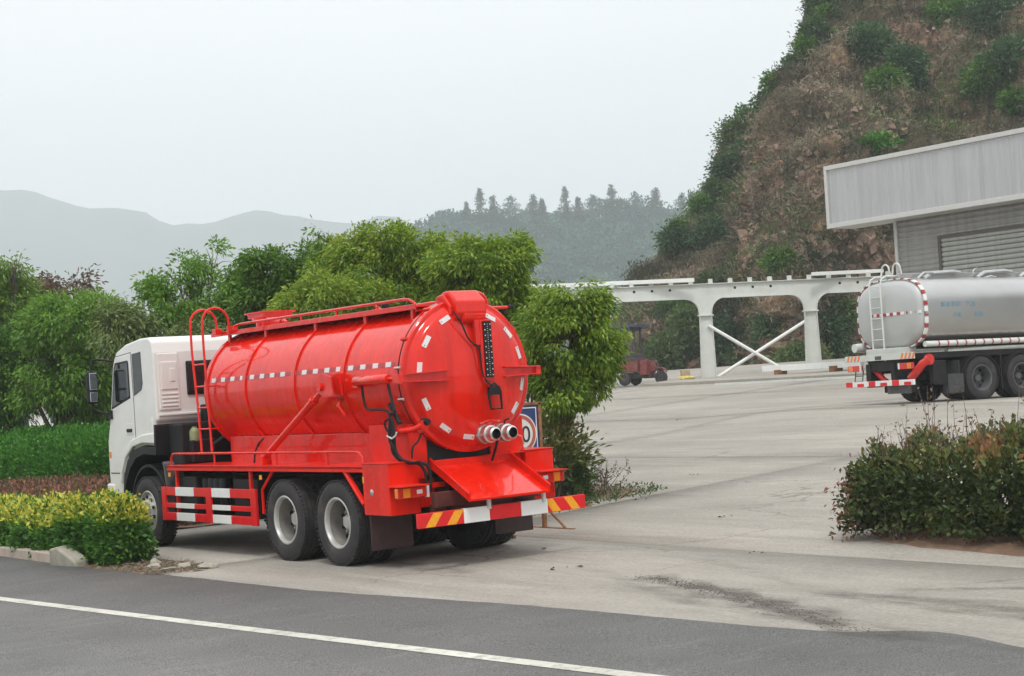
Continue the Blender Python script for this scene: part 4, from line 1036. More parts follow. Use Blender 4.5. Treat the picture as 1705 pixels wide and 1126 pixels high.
m_ = MB(); m_.tube([(-.65, 4.66, 1.3), (-.6, 4.6, 1.5), (-.4, 4.58, 1.62), (0, 4.6, 1.6)], .05, 8); m_.tube([(-.9, 4.7, 1.32), (-.7, 4.62, 1.38), (-.3, 4.6, 1.35)], .03, 8); part(m_, 'hose', M['black'])
# wheels
wl_ = add_wheel(TR, -1.235, 0, -1, True); clone_wheel(wl_, -1.235, 1.35)
clone_wheel(wl_, 1.235, 0, True); clone_wheel(wl_, 1.235, 1.35, True)
wf = add_wheel(TR, -1.225, 5.76, -1, False); clone_wheel(wf, 1.225, 5.76, True)
# rear boxes, mud flaps, lamps
for s in (-1, 1):
    m_ = MB(); m_.bb(s * .80, s * 1.235, -1.30, -.70, .655, 1.27); bx = part(m_, 'rear_box', red, bevel=.012)
    m_ = MB(); m_.bb(s * .79, s * 1.245, -1.315, -.69, 1.27, 1.285); part(m_, 'box_lid', rf, bevel=.004)
    m_ = MB(); m_.bb(s * .62, s * 1.22, -.80, -.785, .22, .66); part(m_, 'mud_flap', simple('mud_flap_rubber', (.045, .022, .02), .6, var=.3), bevel=.004)
    m_ = MB(); m_.bb(s * .83, s * 1.25, -1.56, -1.30, .995, 1.01); m_.bb(s * .30, s * .83, -1.33, -1.29, .94, 1.0); part(m_, 'lamp_shelf', rf, bevel=.003)
    lx0, lx1 = .84, 1.24
    m_ = MB(); m_.bb(s * lx0, s * lx1, -1.50, -1.42, .86, .985); lp = part(m_, 'tail_lamp', M['lamp_red'], bevel=.01)
    m_ = MB(); m_.bb(s * 1.07, s * 1.17, -1.506, -1.47, .865, .98); part(m_, 'indicator', M['lamp_amber'], lp, bevel=.008)
    m_ = MB(); m_.bb(s * 1.232, s * 1.245, -1.49, -1.43, .87, .975); part(m_, 'side_lens', M['lamp_amber'], lp, bevel=.003)
    m_ = MB(); m_.bb(s * .90, s * .98, -1.506, -1.47, .90, .95); part(m_, 'reversing_lens', M['tape_white'], lp, bevel=.006)
    m_ = MB(); m_.bb(s * .80, s * .835, -1.50, -1.44, .85, .985); part(m_, 'lamp_end', M['tape_white'], lp, bevel=.003)
m_ = MB(); m_.lathe([(-1.243, 0), (-1.243, .03), (-1.236, .04), (-1.232, .04)], (0, -.90, .93), 'X', 16); part(m_, 'box_latch', M['steel'])
m_ = MB(); m_.bb(-1.226, -1.24, -.735, -.705, 1.04, 1.12); part(m_, 'marker_lamp', M['refl_yel'], bevel=.003)
m_ = MB(); m_.bb(-1.226, -1.24, 1.92, 1.98, 1.06, 1.12); part(m_, 'marker_lamp', M['refl_yel'], bevel=.003)
m_ = MB(); m_.bb(-1.226, -1.24, 4.82, 4.88, 1.08, 1.14); part(m_, 'marker_lamp', M['refl_yel'], bevel=.003)
m_ = MB(); m_.bb(.22, .80, -1.30, -.95, 1.255, 1.27); m_.bb(-.80, .80, -1.10, -1.06, .70, 1.05); part(m_, 'rear_shelf', rf, bevel=.004)
m_ = MB(); m_.bb(-.80, .80, -1.62, -1.52, .72, .90); m_.bb(-.72, .8, -1.45, -1.35, .60, .75); part(m_, 'rear_crossmember', simple('oxide_red', (.10, .022, .018), .6, var=.3), bevel=.01)
# discharge tray
T0, T1 = Vector((-1.24, 1.20)), Vector((-2.03, .81))
m_ = MB(); dy, dz = T1.x - T0.x, T1.y - T0.y
m_.add([(-.58, T0.x, T0.y), (.58, T0.x, T0.y), (.58, T1.x, T1.y), (-.58, T1.x, T1.y), (-.58, T0.x, T0.y - .03), (.58, T0.x, T0.y - .03), (.58, T1.x, T1.y - .03), (-.58, T1.x, T1.y - .03)],
       [(0, 1, 2, 3), (7, 6, 5, 4), (0, 4, 5, 1), (1, 5, 6, 2), (2, 6, 7, 3), (3, 7, 4, 0)])
tray = part(m_, 'discharge_tray', red, bevel=.004)
for s in (-1, 1):
    m_ = MB(); m_.prism([(T0.x, T0.y - .03), (T0.x, T0.y + .075), (T1.x - .0, T1.y + .075 - .02), (T1.x, T1.y - .03)], 'X', s * .58, s * .60)
    m_.tube([(s * .592, T0.x, T0.y + .08), (s * .592, T1.x - .01, T1.y + .06)], .016, 8)
    part(m_, 'tray_lip', red, tray)
m_ = MB(); m_.bb(-.60, .60, -1.27, -1.22, 1.16, 1.26); part(m_, 'tray_hinge', rf, bevel=.006)
for x in (-.24, .58):
    m_ = MB(); m_.bb(x - .02, x + .02, -1.93, -1.89, .66, .84); part(m_, 'bumper_stay', M['pale_steel'], bevel=.003)
# rear bumper
bm_ = MB(); by0, by1, bz0, bz1 = -1.90, -1.84, .525, .695
bm_.bb(-1.235, 1.235, by0 + .005, by1, bz0, bz1)
bmp = part(bm_, 'rear_bumper', M['refl_red'], bevel=.006)
for a, b_ in ((-.60, -.23), (.24, .64)):
    m_ = MB(); m_.bb(a, b_, by0 - .002, by1 + .004, bz0 - .002, bz1 + .002); part(m_, 'white_segment', M['refl_white'], bmp, bevel=.004)
for s in (-1, 1):
    for k in range(2):
        x = s * (1.08 - .30 * k); m_ = MB()
        m_.prism([(x - .065, bz0 + .006), (x + .065, bz0 + .006), (x + .065 - s * .12 * 1 , bz1 - .006), (x - .065 - s * .12, bz1 - .006)], 'Y', by0 + .001, by0 + .012)
        part(m_, 'chevron_stripe', M['refl_yel'], bmp, smooth=False)
m_ = MB()
for x in (-.5, .5): m_.bb(x - .05, x + .05, -1.85, -1.2, .60, .70)
build_each(m_, 'bumper_arm', M['chassis'], TR, bevel=.006)
# hinge arms across the door and their cylinders
for s in (-1, 1):
    x_out = s * 1.06
    m_ = MB(); m_.prism([(x_out, TZ - .05), (s * .45, TZ - .085), (s * .45, TZ + .045), (x_out, TZ + .05)][::1], 'Y', -1.55, -1.42) if False else None
    xe = 1.07 if s < 0 else .97
    m_.prism([(s * xe, TZ - .045), (s * .42, TZ - .06), (s * .42, TZ + .075), (s * xe, TZ + .055)], 'Y', -1.46, -1.40)
    m_.prism([(s * xe, TZ - .045), (s * .42, TZ - .06), (s * .42, TZ - .045), (s * xe, TZ - .03)], 'Y', -1.52, -1.40)
    m_.prism([(s * xe, TZ + .04), (s * .42, TZ + .06), (s * .42, TZ + .075), (s * xe, TZ + .055)], 'Y', -1.52, -1.40)
    part(m_, 'hinge_arm', red, bevel=.005)
    m_ = MB(); m_.lathe([(-.06, 0), (-.06, .040), (.06, .040), (.06, 0)], (s * (xe - .01), -1.44, TZ), 'Z', 16)
    m_.bb(s * (xe - .06), s * (xe + .01), -1.50, -1.34, TZ - .05, TZ + .05); part(m_, 'hinge_knuckle', red)
    if s > 0: continue
    m_ = MB(); m_.lathe([(-1.16, 0), (-1.16, .052), (-1.13, .06), (-.40, .06), (-.38, .045), (-.38, 0)], (s * 1.06, 0, TZ + .01), 'Y', 20)
    m_.lathe([(-1.40, .022), (-1.15, .022)], (s * 1.06, 0, TZ + .01), 'Y', 12); m_.bb(s * .86, s * 1.08, -.46, -.36, TZ - .07, TZ + .06)
    m_.bb(s * 1.03, s * 1.09, -1.42, -1.30, TZ - .04, TZ + .06); m_.bb(s * .86, s * 1.12, -.30, -.25, TZ + .02, TZ + .05)
    part(m_, 'door_cylinder', red)
    m_ = MB(); m_.bb(s * .84, s * .94, -.75, -.1, TZ + .06, TZ + .07); part(m_, 'cylinder_bracket', red, bevel=.004)
# tilt strut on each side
for s in (-1, 1):
    a, b_ = Vector((s * 1.02, 2.22, 1.33)), Vector((s * 1.02, .42, 2.24)); d = (b_ - a)
    m_ = MB(); m_.tube([a, a + d * .80], .048, 14); m_.tube([a + d * .80, a + d * .83], .060, 14); m_.tube([a + d * .83, b_], .036, 12)
    part(m_, 'tilt_cylinder', red)
    m_ = MB()
    for xx in (-.06, .06): m_.prism([(.12, 2.12), (.16, 2.36), (.40, 2.42), (.56, 2.30), (.50, 2.17), (.34, 2.10)], 'X', s * 1.02 + xx - .012, s * 1.02 + xx + .012)
    m_.bb(s * .82, s * .97, .20, .54, 2.12, 2.40); m_.lathe([(-.11, 0), (-.11, .05), (.11, .05), (.11, 0)], (s * 1.02, .42, 2.24), 'X', 16)
    m_.tube([(s * .9, .28, 2.08), (s * .95, .25, 1.98), (s * .88, .22, 1.86)], .03, 8)
    part(m_, 'cylinder_clevis', red)
    m_ = MB(); m_.bb(s * .95, s * 1.09, 2.14, 2.34, 1.245, 1.36); m_.tube([(s * 1.02, 2.28, 1.34), (s * 1.02, 2.34, 1.50), (s * 1.02, 2.26, 1.60), (s * 1.02, 2.16, 1.62)], .014, 6); part(m_, 'strut_foot', rf)
    m_ = MB(); m_.tube([(s * 1.05, 2.46, 1.27), (s * 1.05, 2.42, 1.42), (s * 1.04, 2.30, 1.55), (s * 1.03, 2.18, 1.60)], .012, 6); part(m_, 'hydraulic_hose', M['black'])
# hydraulic lines at the left rear
def hose(pts, r=.014, name='hydraulic_hose', mat='black'):
    P = [Vector(p) for p in pts]; out = []
    for i in range(len(P) - 1):
        p0, p1, p2, p3 = P[max(i - 1, 0)], P[i], P[i + 1], P[min(i + 2, len(P) - 1)]
        for k in range(5):
            t = k / 5; out.append(.5 * ((2 * p1) + (p2 - p0) * t + (2 * p0 - 5 * p1 + 4 * p2 - p3) * t * t + (3 * p1 - p0 - 3 * p2 + p3) * t ** 3))
    out.append(P[-1]); part(MB().tube(out, r, 8), name, M[mat])
hx = -1.05
hose([(hx, -.52, 2.22), (hx, -.55, 2.02), (hx, -.62, 1.93), (hx, -.85, 1.92), (hx, -1.05, 1.90), (hx, -1.16, 1.80), (hx, -1.20, 1.66), (hx, -1.20, 1.45), (hx + .03, -1.26, 1.32), (hx + .1, -1.40, 1.27), (hx + .2, -1.42, 1.26), (hx + .25, -1.44, 1.1), (hx + .25, -1.42, .95)], .016)
hose([(hx, -1.13, 2.22), (hx, -1.16, 2.10), (hx, -1.22, 1.95), (hx, -1.24, 1.88), (hx + .02, -1.12, 1.86), (hx, -1.14, 1.75), (hx, -1.17, 1.60), (hx - .02, -1.16, 1.42), (hx + .05, -1.24, 1.29), (hx + .2, -1.40, 1.24), (hx + .30, -1.42, 1.05)], .018)
hose([(hx, -1.14, 1.86), (hx - .02, -1.12, 1.6), (hx - .02, -1.17, 1.48), (hx + .07, -1.28, 1.28), (hx + .28, -1.45, 1.22), (hx + .29, -1.46, .9)], .020)
hose([(-.80, -1.44, 1.66), (-.86, -1.42, 1.52), (-.93, -1.40, 1.45), (-.94, -1.38, 1.32)], .013)
hose([(hx, -1.10, 1.80), (hx - .02, -1.03, 1.76), (hx, -1.04, 1.66), (hx, -1.14, 1.62)], .013)
part(MB().tube([(hx - .03, -1.08, 1.60), (hx - .04, -1.2, 1.565), (hx - .03, -1.27, 1.60), (hx - .03, -1.30, 1.64)], .010, 6), 'cable_tie', M['tape_white'])
m_ = MB()                                                            # the screw lock reaching to the door rim
m_.tube([(-1.0, -1.14, 1.66), (-.98, -1.26, 1.65), (-.92, -1.42, 1.66), (-.82, -1.50, 1.72)], .030, 10)
for t in np.linspace(0, 1, 7): m_.lathe([(-.012, 0), (-.012, .045), (.012, .045), (.012, 0)], (-1.0 + .16 * t, -1.16 - .28 * t, 1.655), 'Y', 10)
m_.bb(-1.02, -.90, -1.12, -1.02, 1.58, 1.76); m_.bb(-.86, -.76, -1.52, -1.42, 1.66, 1.76)
part(m_, 'door_lock', red)
part(MB().lathe([(-1.56, 0), (-1.56, .035), (-1.50, .05), (-1.44, .05), (-1.44, 0)], (-.79, 0, 1.74), 'Y', 14), 'lock_nut', M['black'])
part(MB().tube([(-1.0, -1.06, 1.98), (-.99, -1.24, 1.74)], .030, 8), 'lock_spring', M['black'])
# top gear : lock housing, level gauge, bracket, valves
m_ = MB(); m_.prism([(-1.14, 3.00), (-1.14, 3.27), (-1.18, 3.30), (-1.30, 3.31), (-1.48, 3.17), (-1.49, 3.02), (-1.44, 2.94)], 'X', -.22, .22)
m_.prism([(-1.10, 3.02), (-1.10, 3.22), (-1.14, 3.26), (-1.26, 3.27), (-1.40, 3.12), (-1.40, 3.0)], 'X', -.27, -.22); m_.prism([(-1.50, 3.02), (-1.49, 2.93), (-1.44, 2.88), (-1.40, 2.98)], 'X', -.14, .20)
part(m_, 'lock_housing', red, bevel=.02)
m_ = MB(); m_.tube(arc((.25, -1.25, 3.13), .14, 0, 90, 5, 'XZ') + [(.2, -1.25, 3.27)], .03, 10); part(m_, 'housing_pipe', red)
hose([(-.27, -1.47, 3.05), (-.20, -1.52, 2.90), (-.10, -1.50, 2.72), (-.03, -1.51, 2.64), (.03, -1.54, 2.58), (.06, -1.53, 2.3), (.10, -1.53, 2.2), (.16, -1.56, 2.12)], .010, 'cable')
m_ = MB(); m_.bb(.07, .235, -1.53, -1.50, 2.19, 2.93); m_.bb(.0, .07, -1.525, -1.47, 2.62, 2.93); gp = part(m_, 'gauge_backing', red, bevel=.006)
part(MB().bb(.105, .225, -1.55, -1.53, 2.22, 2.91), 'level_gauge', M['black'], bevel=.004)
dots = MB()
for k in range(10):
    for x in (.125, .205): dots.box((x, -1.552, 2.25 + k * .069), (.012, .006, .014))
for k in range(24): dots.box((.165, -1.552, 2.25 + k * .027), (.010, .004, .006))
part(dots, 'gauge_marks', M['tape_white'], smooth=False)
m_ = MB(); m_.tube([(.115, -1.55, 2.05), (.135, -1.56, 1.83), (.30, -1.56, 1.83), (.30, -1.55, 2.05), (.25, -1.56, 2.11), (.17, -1.56, 2.12)], .016, 6, closed=True); m_.bb(.125, .29, -1.57, -1.52, 2.00, 2.10); m_.tube([(.15, -1.55, 2.1), (.2, -1.56, 2.15), (.27, -1.55, 2.1)], .014, 6)
part(m_, 'plate_bracket', M['black'], bevel=.0)
for k, (x, y) in enumerate(((.10, -1.42), (.36, -1.41))):
    z = 1.53
    m_ = MB(); m_.lathe([(-.04, 0), (-.04, .115), (.03, .115), (.03, .10), (.06, .10), (.07, .108), (.15, .108), (.16, .088), (.19, .080), (.20, .088), (.245, .085), (.262, .064)][::1], (x, y, z), 'Y', 28)
    for v in m_.v[:]: pass
    m_.v = [(vx, 2 * y - vy, vz) for (vx, vy, vz) in m_.v]
    vb = part(m_, 'valve', M['steel'])
    part(MB().lathe([(y - .2625, .064), (y - .18, .058), (y - .17, 0.0)], (x, 0, z), 'Y', 24), 'valve_bore', M['black'], vb)
    part(MB().tube([(x, y - .1, z + .08), (x, y - .1, z + .15), (x + .03, y - .16, z + .17)], .012, 6), 'valve_handle', red if k == 0 else M['black'], vb)
m_ = MB(); m_.lathe([(-1.40, 0), (-1.40, .10), (-1.34, .10), (-1.34, 0)], (.10, 0, 1.53), 'Y', 24); m_.lathe([(-1.40, 0), (-1.40, .10), (-1.28, .10), (-1.28, 0)], (.36, 0, 1.53), 'Y', 24)
m_.tube([(.02, -1.46, 1.66), (.12, -1.50, 1.69), (.30, -1.50, 1.68)], .014, 6); part(m_, 'valve_flange', red)
part(MB().tube([(.44, -1.62, 1.50), (.52, -1.62, 1.47), (.56, -1.6, 1.38), (.57, -1.45, 1.27)], .010, 6), 'drain_pipe', simple('pink_pipe', (.75, .25, .22), .4))
hose([(.24, -1.50, 1.45), (.22, -1.48, 1.35), (.24, -1.36, 1.2)], .016)
# walkway, rail, ladder and top fittings
m_ = MB(); m_.bb(-.52, .52, -1.05, 4.62, 3.135, 3.16); m_.bb(-.535, -.52, -1.05, 4.62, 3.11, 3.175); m_.bb(.52, .535, -1.05, 4.62, 3.11, 3.175); part(m_, 'walkway', red, bevel=.004)
for y in (4.1, 2.95, 1.52, .22, -.9):
    m_ = MB()
    for s in (-1, 1): m_.bb(s * .46, s * .50, y - .03, y + .03, 2.96, 3.14)
    build_each(m_, 'walkway_support', red, TR, bevel=.004)
for s in (-1, 1):
    m_ = MB(); x = s * .49
    m_.tube([(x, 4.12, 3.15), (x, 4.0, 3.20), (x, 3.86, 3.245), (x, 3.7, 3.255), (x, -.70, 3.255), (x, -.84, 3.245), (x, -.95, 3.20), (x, -1.0, 3.15)], .018, 8)
    for y in (3.0, 1.9, .95, -.1): m_.tube([(x, y, 3.15), (x, y, 3.255)], .014, 6)
    part(m_, 'walkway_rail', red)
m_ = MB(); m_.tube([(-.5, -1.0, 3.10), (.92, -1.0, 3.10)], .020, 8); m_.bb(.52, .62, -1.05, -.95, 3.03, 3.13); part(m_, 'rear_crossbar', red)
part(MB().lathe([(.90, 0), (.90, .032), (.96, .032), (.96, 0)], (0, -1.0, 3.10), 'X', 12), 'bar_cap', M['black'])
m_ = MB(); m_.lathe([(3.13, 0), (3.13, .24), (3.20, .24), (3.20, .20), (3.30, .20), (3.30, .25), (3.335, .25), (3.335, 0)], (0, 3.75, 0), 'Z', 28); m_.bb(-.22, .26, 3.50, 4.0, 3.335, 3.40); m_.bb(-.26, .30, 3.46, 4.04, 3.40, 3.42)
m_.tube([(-.2, 3.4, 3.3), (-.25, 3.0, 3.25), (-.27, 2.7, 3.20)], .03, 8); part(m_, 'manhole', red)
part(MB().lathe([(3.14, 0), (3.14, .05), (3.24, .05), (3.26, .03), (3.26, 0)], (-.34, -.05, 0), 'Z', 12), 'breather', M['black'])
m_ = MB(); m_.tube([(-.3, 2.9, 3.20), (-.32, 2.75, 3.27), (-.34, 2.6, 3.20)], .016, 6); m_.tube([(-.3, .3, 3.17), (-.32, .2, 3.24), (-.34, .05, 3.17)], .016, 6); build_each(m_, 'lifting_eye', red, TR)
lad = []
m_ = MB()
for yb, yt in ((4.16, 4.26), (3.82, 3.86)):
    x = -1.03
    m_.tube([(x, yb - .03, 1.40), (x, yb - .0, 2.0), (x, yt, 2.9), (x, yt, 3.30)] + [Vector(p) for p in arc((x + .21, yt, 3.30), .21, 180, 0, 8, 'XZ')] + [(x + .42, yt, 3.16)], .019, 8)
for z in (2.70, 2.38, 2.07, 1.76): 
    t = (z - 1.4) / 1.9; m_.tube([(-1.03, 4.13 + .13 * min(1, t * 1.25), z), (-1.03, 3.81 + .05 * t, z)], .014, 6)
for z in (2.38, 1.76): m_.tube([(-1.03, 3.83, z), (-.86, 3.83, z)], .014, 6)
part(m_, 'ladder', red)
m_ = MB(); m_.bb(-.60, -.45, 3.88, 3.96, 3.13, 3.24); m_.bb(-.66, -.55, 4.2, 4.32, 3.13, 3.22); build_each(m_, 'ladder_foot', red, TR, bevel=.006)
# ------------------------------------------------------------------ silver tanker on the yard
TK = empty('tanker_truck', (21.25, 8.49, 1.294), -math.atan2(.99058, -.13694) if False else math.atan2(-.99058, -.13694))
tag(TK, 'silver elliptical tanker lorry standing on the yard below the metal building', 'truck')
M['alu'] = simple('brushed_tank_alloy', (.52, .52, .51), .30, metal=.9, var=.05, nscale=1.5)
M['alu_end'] = simple('tank_end_alloy', (.50, .51, .50), .5, metal=.3, var=.05, nscale=1.5)
M['darkrim'] = simple('dark_grey_rim', (.10, .10, .105), .5, var=.2)
def tp(mb, name, mat, parent=None, **k): return mb.build(name, mat, parent or TK, **k)
def sup(a, rx, rz, p=3.1):
    c, s = math.cos(a), math.sin(a)
    return rx * math.copysign(abs(c) ** (2 / p), c), rz * math.copysign(abs(s) ** (2 / p), s)
def suploft(mb, rings, n=72, m=0, caps=True):
    b = len(mb.v)
    for (y, rx, rz, zc) in rings:
        for k in range(n):
            x, z = sup(2 * math.pi * k / n, rx, rz); mb.v.append((x, y, zc + z))
    for i in range(len(rings) - 1):
        for k in range(n):
            mb.f.append([b + i * n + k, b + (i + 1) * n + k, b + (i + 1) * n + (k + 1) % n, b + i * n + (k + 1) % n]); mb.m.append(m)
    if caps:
        for i in (0, len(rings) - 1): mb.f.append([b + i * n + k for k in range(n)]); mb.m.append(m)
ZC, RX, RZ = 2.18, 1.21, .86
m_ = MB(); suploft(m_, [(-1.66, RX, RZ, ZC), (6.9, RX, RZ, ZC)]); tank2 = tp(m_, 'tank', M['alu'])
m_ = MB(); suploft(m_, [(-1.67, RX * .96, RZ * .95, ZC), (-1.74, RX * .93, RZ * .91, ZC), (-1.80, RX * .84, RZ * .80, ZC), (-1.845, RX * .6, RZ * .55, ZC), (-1.86, RX * .3, RZ * .25, ZC)]); tp(m_, 'tank_end', M['alu_end'])
# red and white edge band and belt, one tape piece at a time
n_ = 52; per_ = [sup(2 * math.pi * k / 360, RX + .012, RZ + .012) for k in range(361)]
acc = [0]
for a, b_ in zip(per_, per_[1:]): acc.append(acc[-1] + math.hypot(b_[0] - a[0], b_[1] - a[1]))
for k in range(n_):
    l0, l1 = (acc[-1] * (k + .12) / n_, acc[-1] * (k + .86) / n_) if k % 2 else (acc[-1] * (k - .12) / n_, acc[-1] * (k + 1.10) / n_); idx = [i for i in range(361) if l0 <= acc[i] <= l1]
    if len(idx) < 2: continue
    m_ = MB(); outer = [per_[i] for i in idx]; inner = [(p[0] * .975, p[1] * .967) for p in outer]
    m_.prism([(x, z + ZC) for x, z in outer] + [(x, z + ZC) for x, z in inner[::-1]], 'Y', -1.70, -1.60)
    tp(m_, 'edge_tape', M['tape_red'] if k % 2 else M['refl_white'], smooth=False)
for k in range(19):
    x0 = -1.13 + k * .119; m_ = MB(); yv = -1.70 - .16 * (1 - (abs(x0) / 1.2) ** 2.5)
    m_.bb(x0, x0 + .117, yv - .02, yv + .03, ZC - .035, ZC + .035); tp(m_, 'belt_tape', M['tape_red'] if k % 2 else M['refl_white'], smooth=False)
# side tubes, deck edge
for s in (-1, 1):
    m_ = MB(); m_.lathe([(-1.72, 0), (-1.72, .07), (6.6, .07), (6.6, 0)], (s * 1.17, 0, 1.40), 'Y', 20); st_ = tp(m_, 'hose_tube', M['pale_steel'])
    for k in range(15):
        if s < 0 and k > 3: break
        y = -1.35 + k * .29; m_ = MB()
        m_.lathe([(y, .0725), (y + .045, .0725)], (s * 1.17, 0, 1.40), 'Y', 20); tp(m_, 'red_tape', M['tape_red'], st_)
m_ = MB(); m_.bb(-.32, -.20, -1.6, 6.8, 3.03, 3.16); m_.bb(.20, .32, -1.6, 6.8, 3.03, 3.16); tp(m_, 'top_channel', M['alu'], bevel=.01)
for k, y in enumerate((-.2, 1.55, 3.0)):
    m_ = MB(); m_.lathe([(2.98, .0), (2.98, .26), (3.10, .26), (3.12, .22), (3.16, .22), (3.18, 0)], (0, y, 0), 'Z', 20); m_.tube([(.45, y - .75, 3.02), (.44, y - .5, 3.14), (.43, y + .2, 3.18), (.42, y + .45, 3.15)], .055, 8)
    tp(m_, 'tank_manhole', M['alu'])
m_ = MB()
m_.tube([(.5, -1.2, 3.02), (.5, -1.0, 3.16), (.5, -.7, 3.16)], .03, 6); top1 = build_each(m_, 'top_pipe', M['alu'], TK); m_ = MB(); m_.tube([(.45, 1.0, 3.0), (.5, 1.2, 3.05), (.45, 1.5, 3.0), (.3, 1.7, 3.06)], .03, 6)
m_.tube([Vector(p) for p in arc((.3, .95, 3.12), .14, 180, 0, 6, 'YZ')], .02, 6); tp(m_, 'top_pipe', M['alu'])
m_ = MB()
for x in (-.42, -.02):
    m_.tube([(x, -1.93, 1.05), (x, -1.95, 2.9), (x, -1.90, 3.06), (x, -1.75, 3.13), (x, -1.3, 3.13)], .022, 8)
for k in range(7): m_.tube([(-.42, -1.94, 1.32 + k * .26), (-.02, -1.94, 1.32 + k * .26)], .014, 6)
for x in (-.42, -.02): m_.tube([(x, -1.55, 3.1)] + arc((x + .12, -1.50, 3.30), .13, 180, 0, 8, 'XZ') + [(x + .25, -1.45, 3.1)], .022, 8)
tp(m_, 'ladder', M['pale_steel'])
# rear frame
m_ = MB(); m_.bb(-1.24, 1.24, -2.16, -2.12, 1.07, 1.22); rb = tp(m_, 'rear_board', M['pale_steel'], bevel=.005)
for s in (-1, 1):
    for k in range(4):
        x = s * (.78 + .13 * k); m_ = MB(); m_.prism([(x, 1.075), (x + .06, 1.075), (x + .12, 1.215), (x + .06, 1.215)] if True else [], 'Y', -2.168, -2.158); tp(m_, 'chevron_stripe', M['lamp_amber'], rb, smooth=False)
m_ = MB(); m_.bb(-.12, .10, -2.17, -2.15, 1.09, 1.18); tp(m_, 'number_plate', M['greyflap'], rb, smooth=False)
m_ = MB(); m_.bb(-.62, .62, -2.0, -1.5, 1.18, 1.36); tp(m_, 'tank_saddle', M['pale_steel'], bevel=.01)
for s in (-1, 1):
    m_ = MB(); m_.bb(s * .66, s * 1.16, -2.15, -2.08, .83, .98); lp = tp(m_, 'tail_lamp', M['lamp_red'], bevel=.01)
    m_ = MB(); m_.bb(s * .98, s * 1.12, -2.156, -2.1, .84, .97); tp(m_, 'indicator', M['lamp_amber'], lp, bevel=.004)
    m_ = MB(); m_.bb(s * .66, s * .72, -2.158, -2.1, .83, .98); tp(m_, 'lamp_end', M['tape_white'], lp, bevel=.004)
m_ = MB(); m_.bb(-1.22, 1.22, -2.20, -2.14, .45, .58); rbm = tp(m_, 'rear_bumper', M['refl_white'], bevel=.005)
for k in range(6):
    x = -1.2 + k * .42; m_ = MB(); m_.bb(x, x + .24, -2.206, -2.15, .452, .53 if k % 2 else .578); tp(m_, 'red_segment', M['refl_red'], rbm, smooth=False)
m_ = MB(); m_.tube([(-.92, -2.1, .85), (-.92, -2.15, .58), (-.64, -2.15, .58), (-.64, -2.1, .85)], .015, 6); m_.tube([(-.92, -2.13, .72), (-.64, -2.13, .72)], .012, 6); tp(m_, 'step_ladder', M['chassis'])
m_ = MB()
for s in (-1, 1): m_.bb(s * .38, s * .46, -2.1, 9.2, .75, 1.08); m_.bb(s * .36, s * .50, -2.12, -1.7, .50, 1.0)
m_.bb(-.46, .46, -2.1, -2.0, .80, 1.04); m_.bb(-1.1, 1.1, -1.6, 6.6, 1.06, 1.2); tp(m_, 'chassis', M['chassis'], bevel=.01)
m_ = MB(); m_.bb(.1, .85, -2.02, -1.94, .25, .46); tp(m_, 'mud_flap', M['greyflap'])
m_ = MB(); m_.bb(-.05, .85, -1.98, -1.7, .28, .50); tp(m_, 'underrun_box', M['chassis'])
# red discharge elbow sticking out at both sides of the tail
m_ = MB(); m_.tube([(.80, -1.9, .60), (1.0, -1.85, .78), (1.12, -1.78, .94), (1.24, -1.70, 1.02)], .10, 12)
m_.lathe([(1.20, 0), (1.20, .13), (1.27, .13), (1.27, 0)], (0, -1.68, 1.03), 'X', 16); tp(m_, 'discharge_elbow', M['lamp_red'])
m_ = MB(); m_.tube([(-.42, -2.0, .92), (-.1, -1.95, .62), (.05, -1.9, .5)], .07, 8); tp(m_, 'discharge_pipe', M['refl_red'])
m_ = MB(); m_.lathe([(-1.9, 0), (-1.9, .11), (-1.6, .12), (-1.6, 0)], (-1.16, 0, 1.42), 'Y', 16); tp(m_, 'tube_cap', M['pale_steel'])
# wheels (rearmost axle at y=0) and black side panels between them
drm = [M['darkrim'], M['darkrim'], M['chassis']]
w0 = add_wheel(TK, 1.235, 0, 1, True, drm, .525); clone_wheel(w0, 1.235, 1.35); clone_wheel(w0, -1.235, 0, True); clone_wheel(w0, -1.235, 1.35, True)
w1 = add_wheel(TK, 1.225, 6.2, 1, False, drm, .525); clone_wheel(w1, -1.225, 6.2, True); clone_wheel(w1, 1.225, 8.0); clone_wheel(w1, -1.225, 8.0, True)
for y in (0, 1.35, 6.2, 8.0):
    m_ = MB(); m_.lathe([(-.95, .06), (-.3, .085), (-.22, .2), (0, .24), (.22, .2), (.3, .085), (.95, .06)], (0, y, .525), 'X', 16); tp(m_, 'axle', M['chassis'])
M['flap'] = simple('black_flap_print', (.05, .05, .052), .6, var=.2)
m_ = MB(); m_.bb(.62, 1.20, -.72, -.70, .18, .98); fl_ = tp(m_, 'mud_flap', M['flap'])
m_ = MB(); m_.bb(1.18, 1.215, -1.10, -.60, .20, .66); fl_ = tp(m_, 'side_flap', M['flap'], bevel=.006)
m_ = MB(); m_.lathe([(1.21, .055), (1.221, .055), (1.221, .040), (1.21, .040)], (0, -.84, .47), 'X', 20, closed=True); m_.bb(1.21, 1.221, -.875, -.805, .465, .475); m_.bb(1.21, 1.221, -.845, -.835, .44, .50)
tp(m_, 'flap_emblem', M['greyflap'], fl_)
m_ = MB()
for k in range(4): m_.bb(1.21, 1.219, -.93 + k * .05, -.90 + k * .05, .33, .355)
tp(m_, 'flap_lettering', M['greyflap'], fl_)
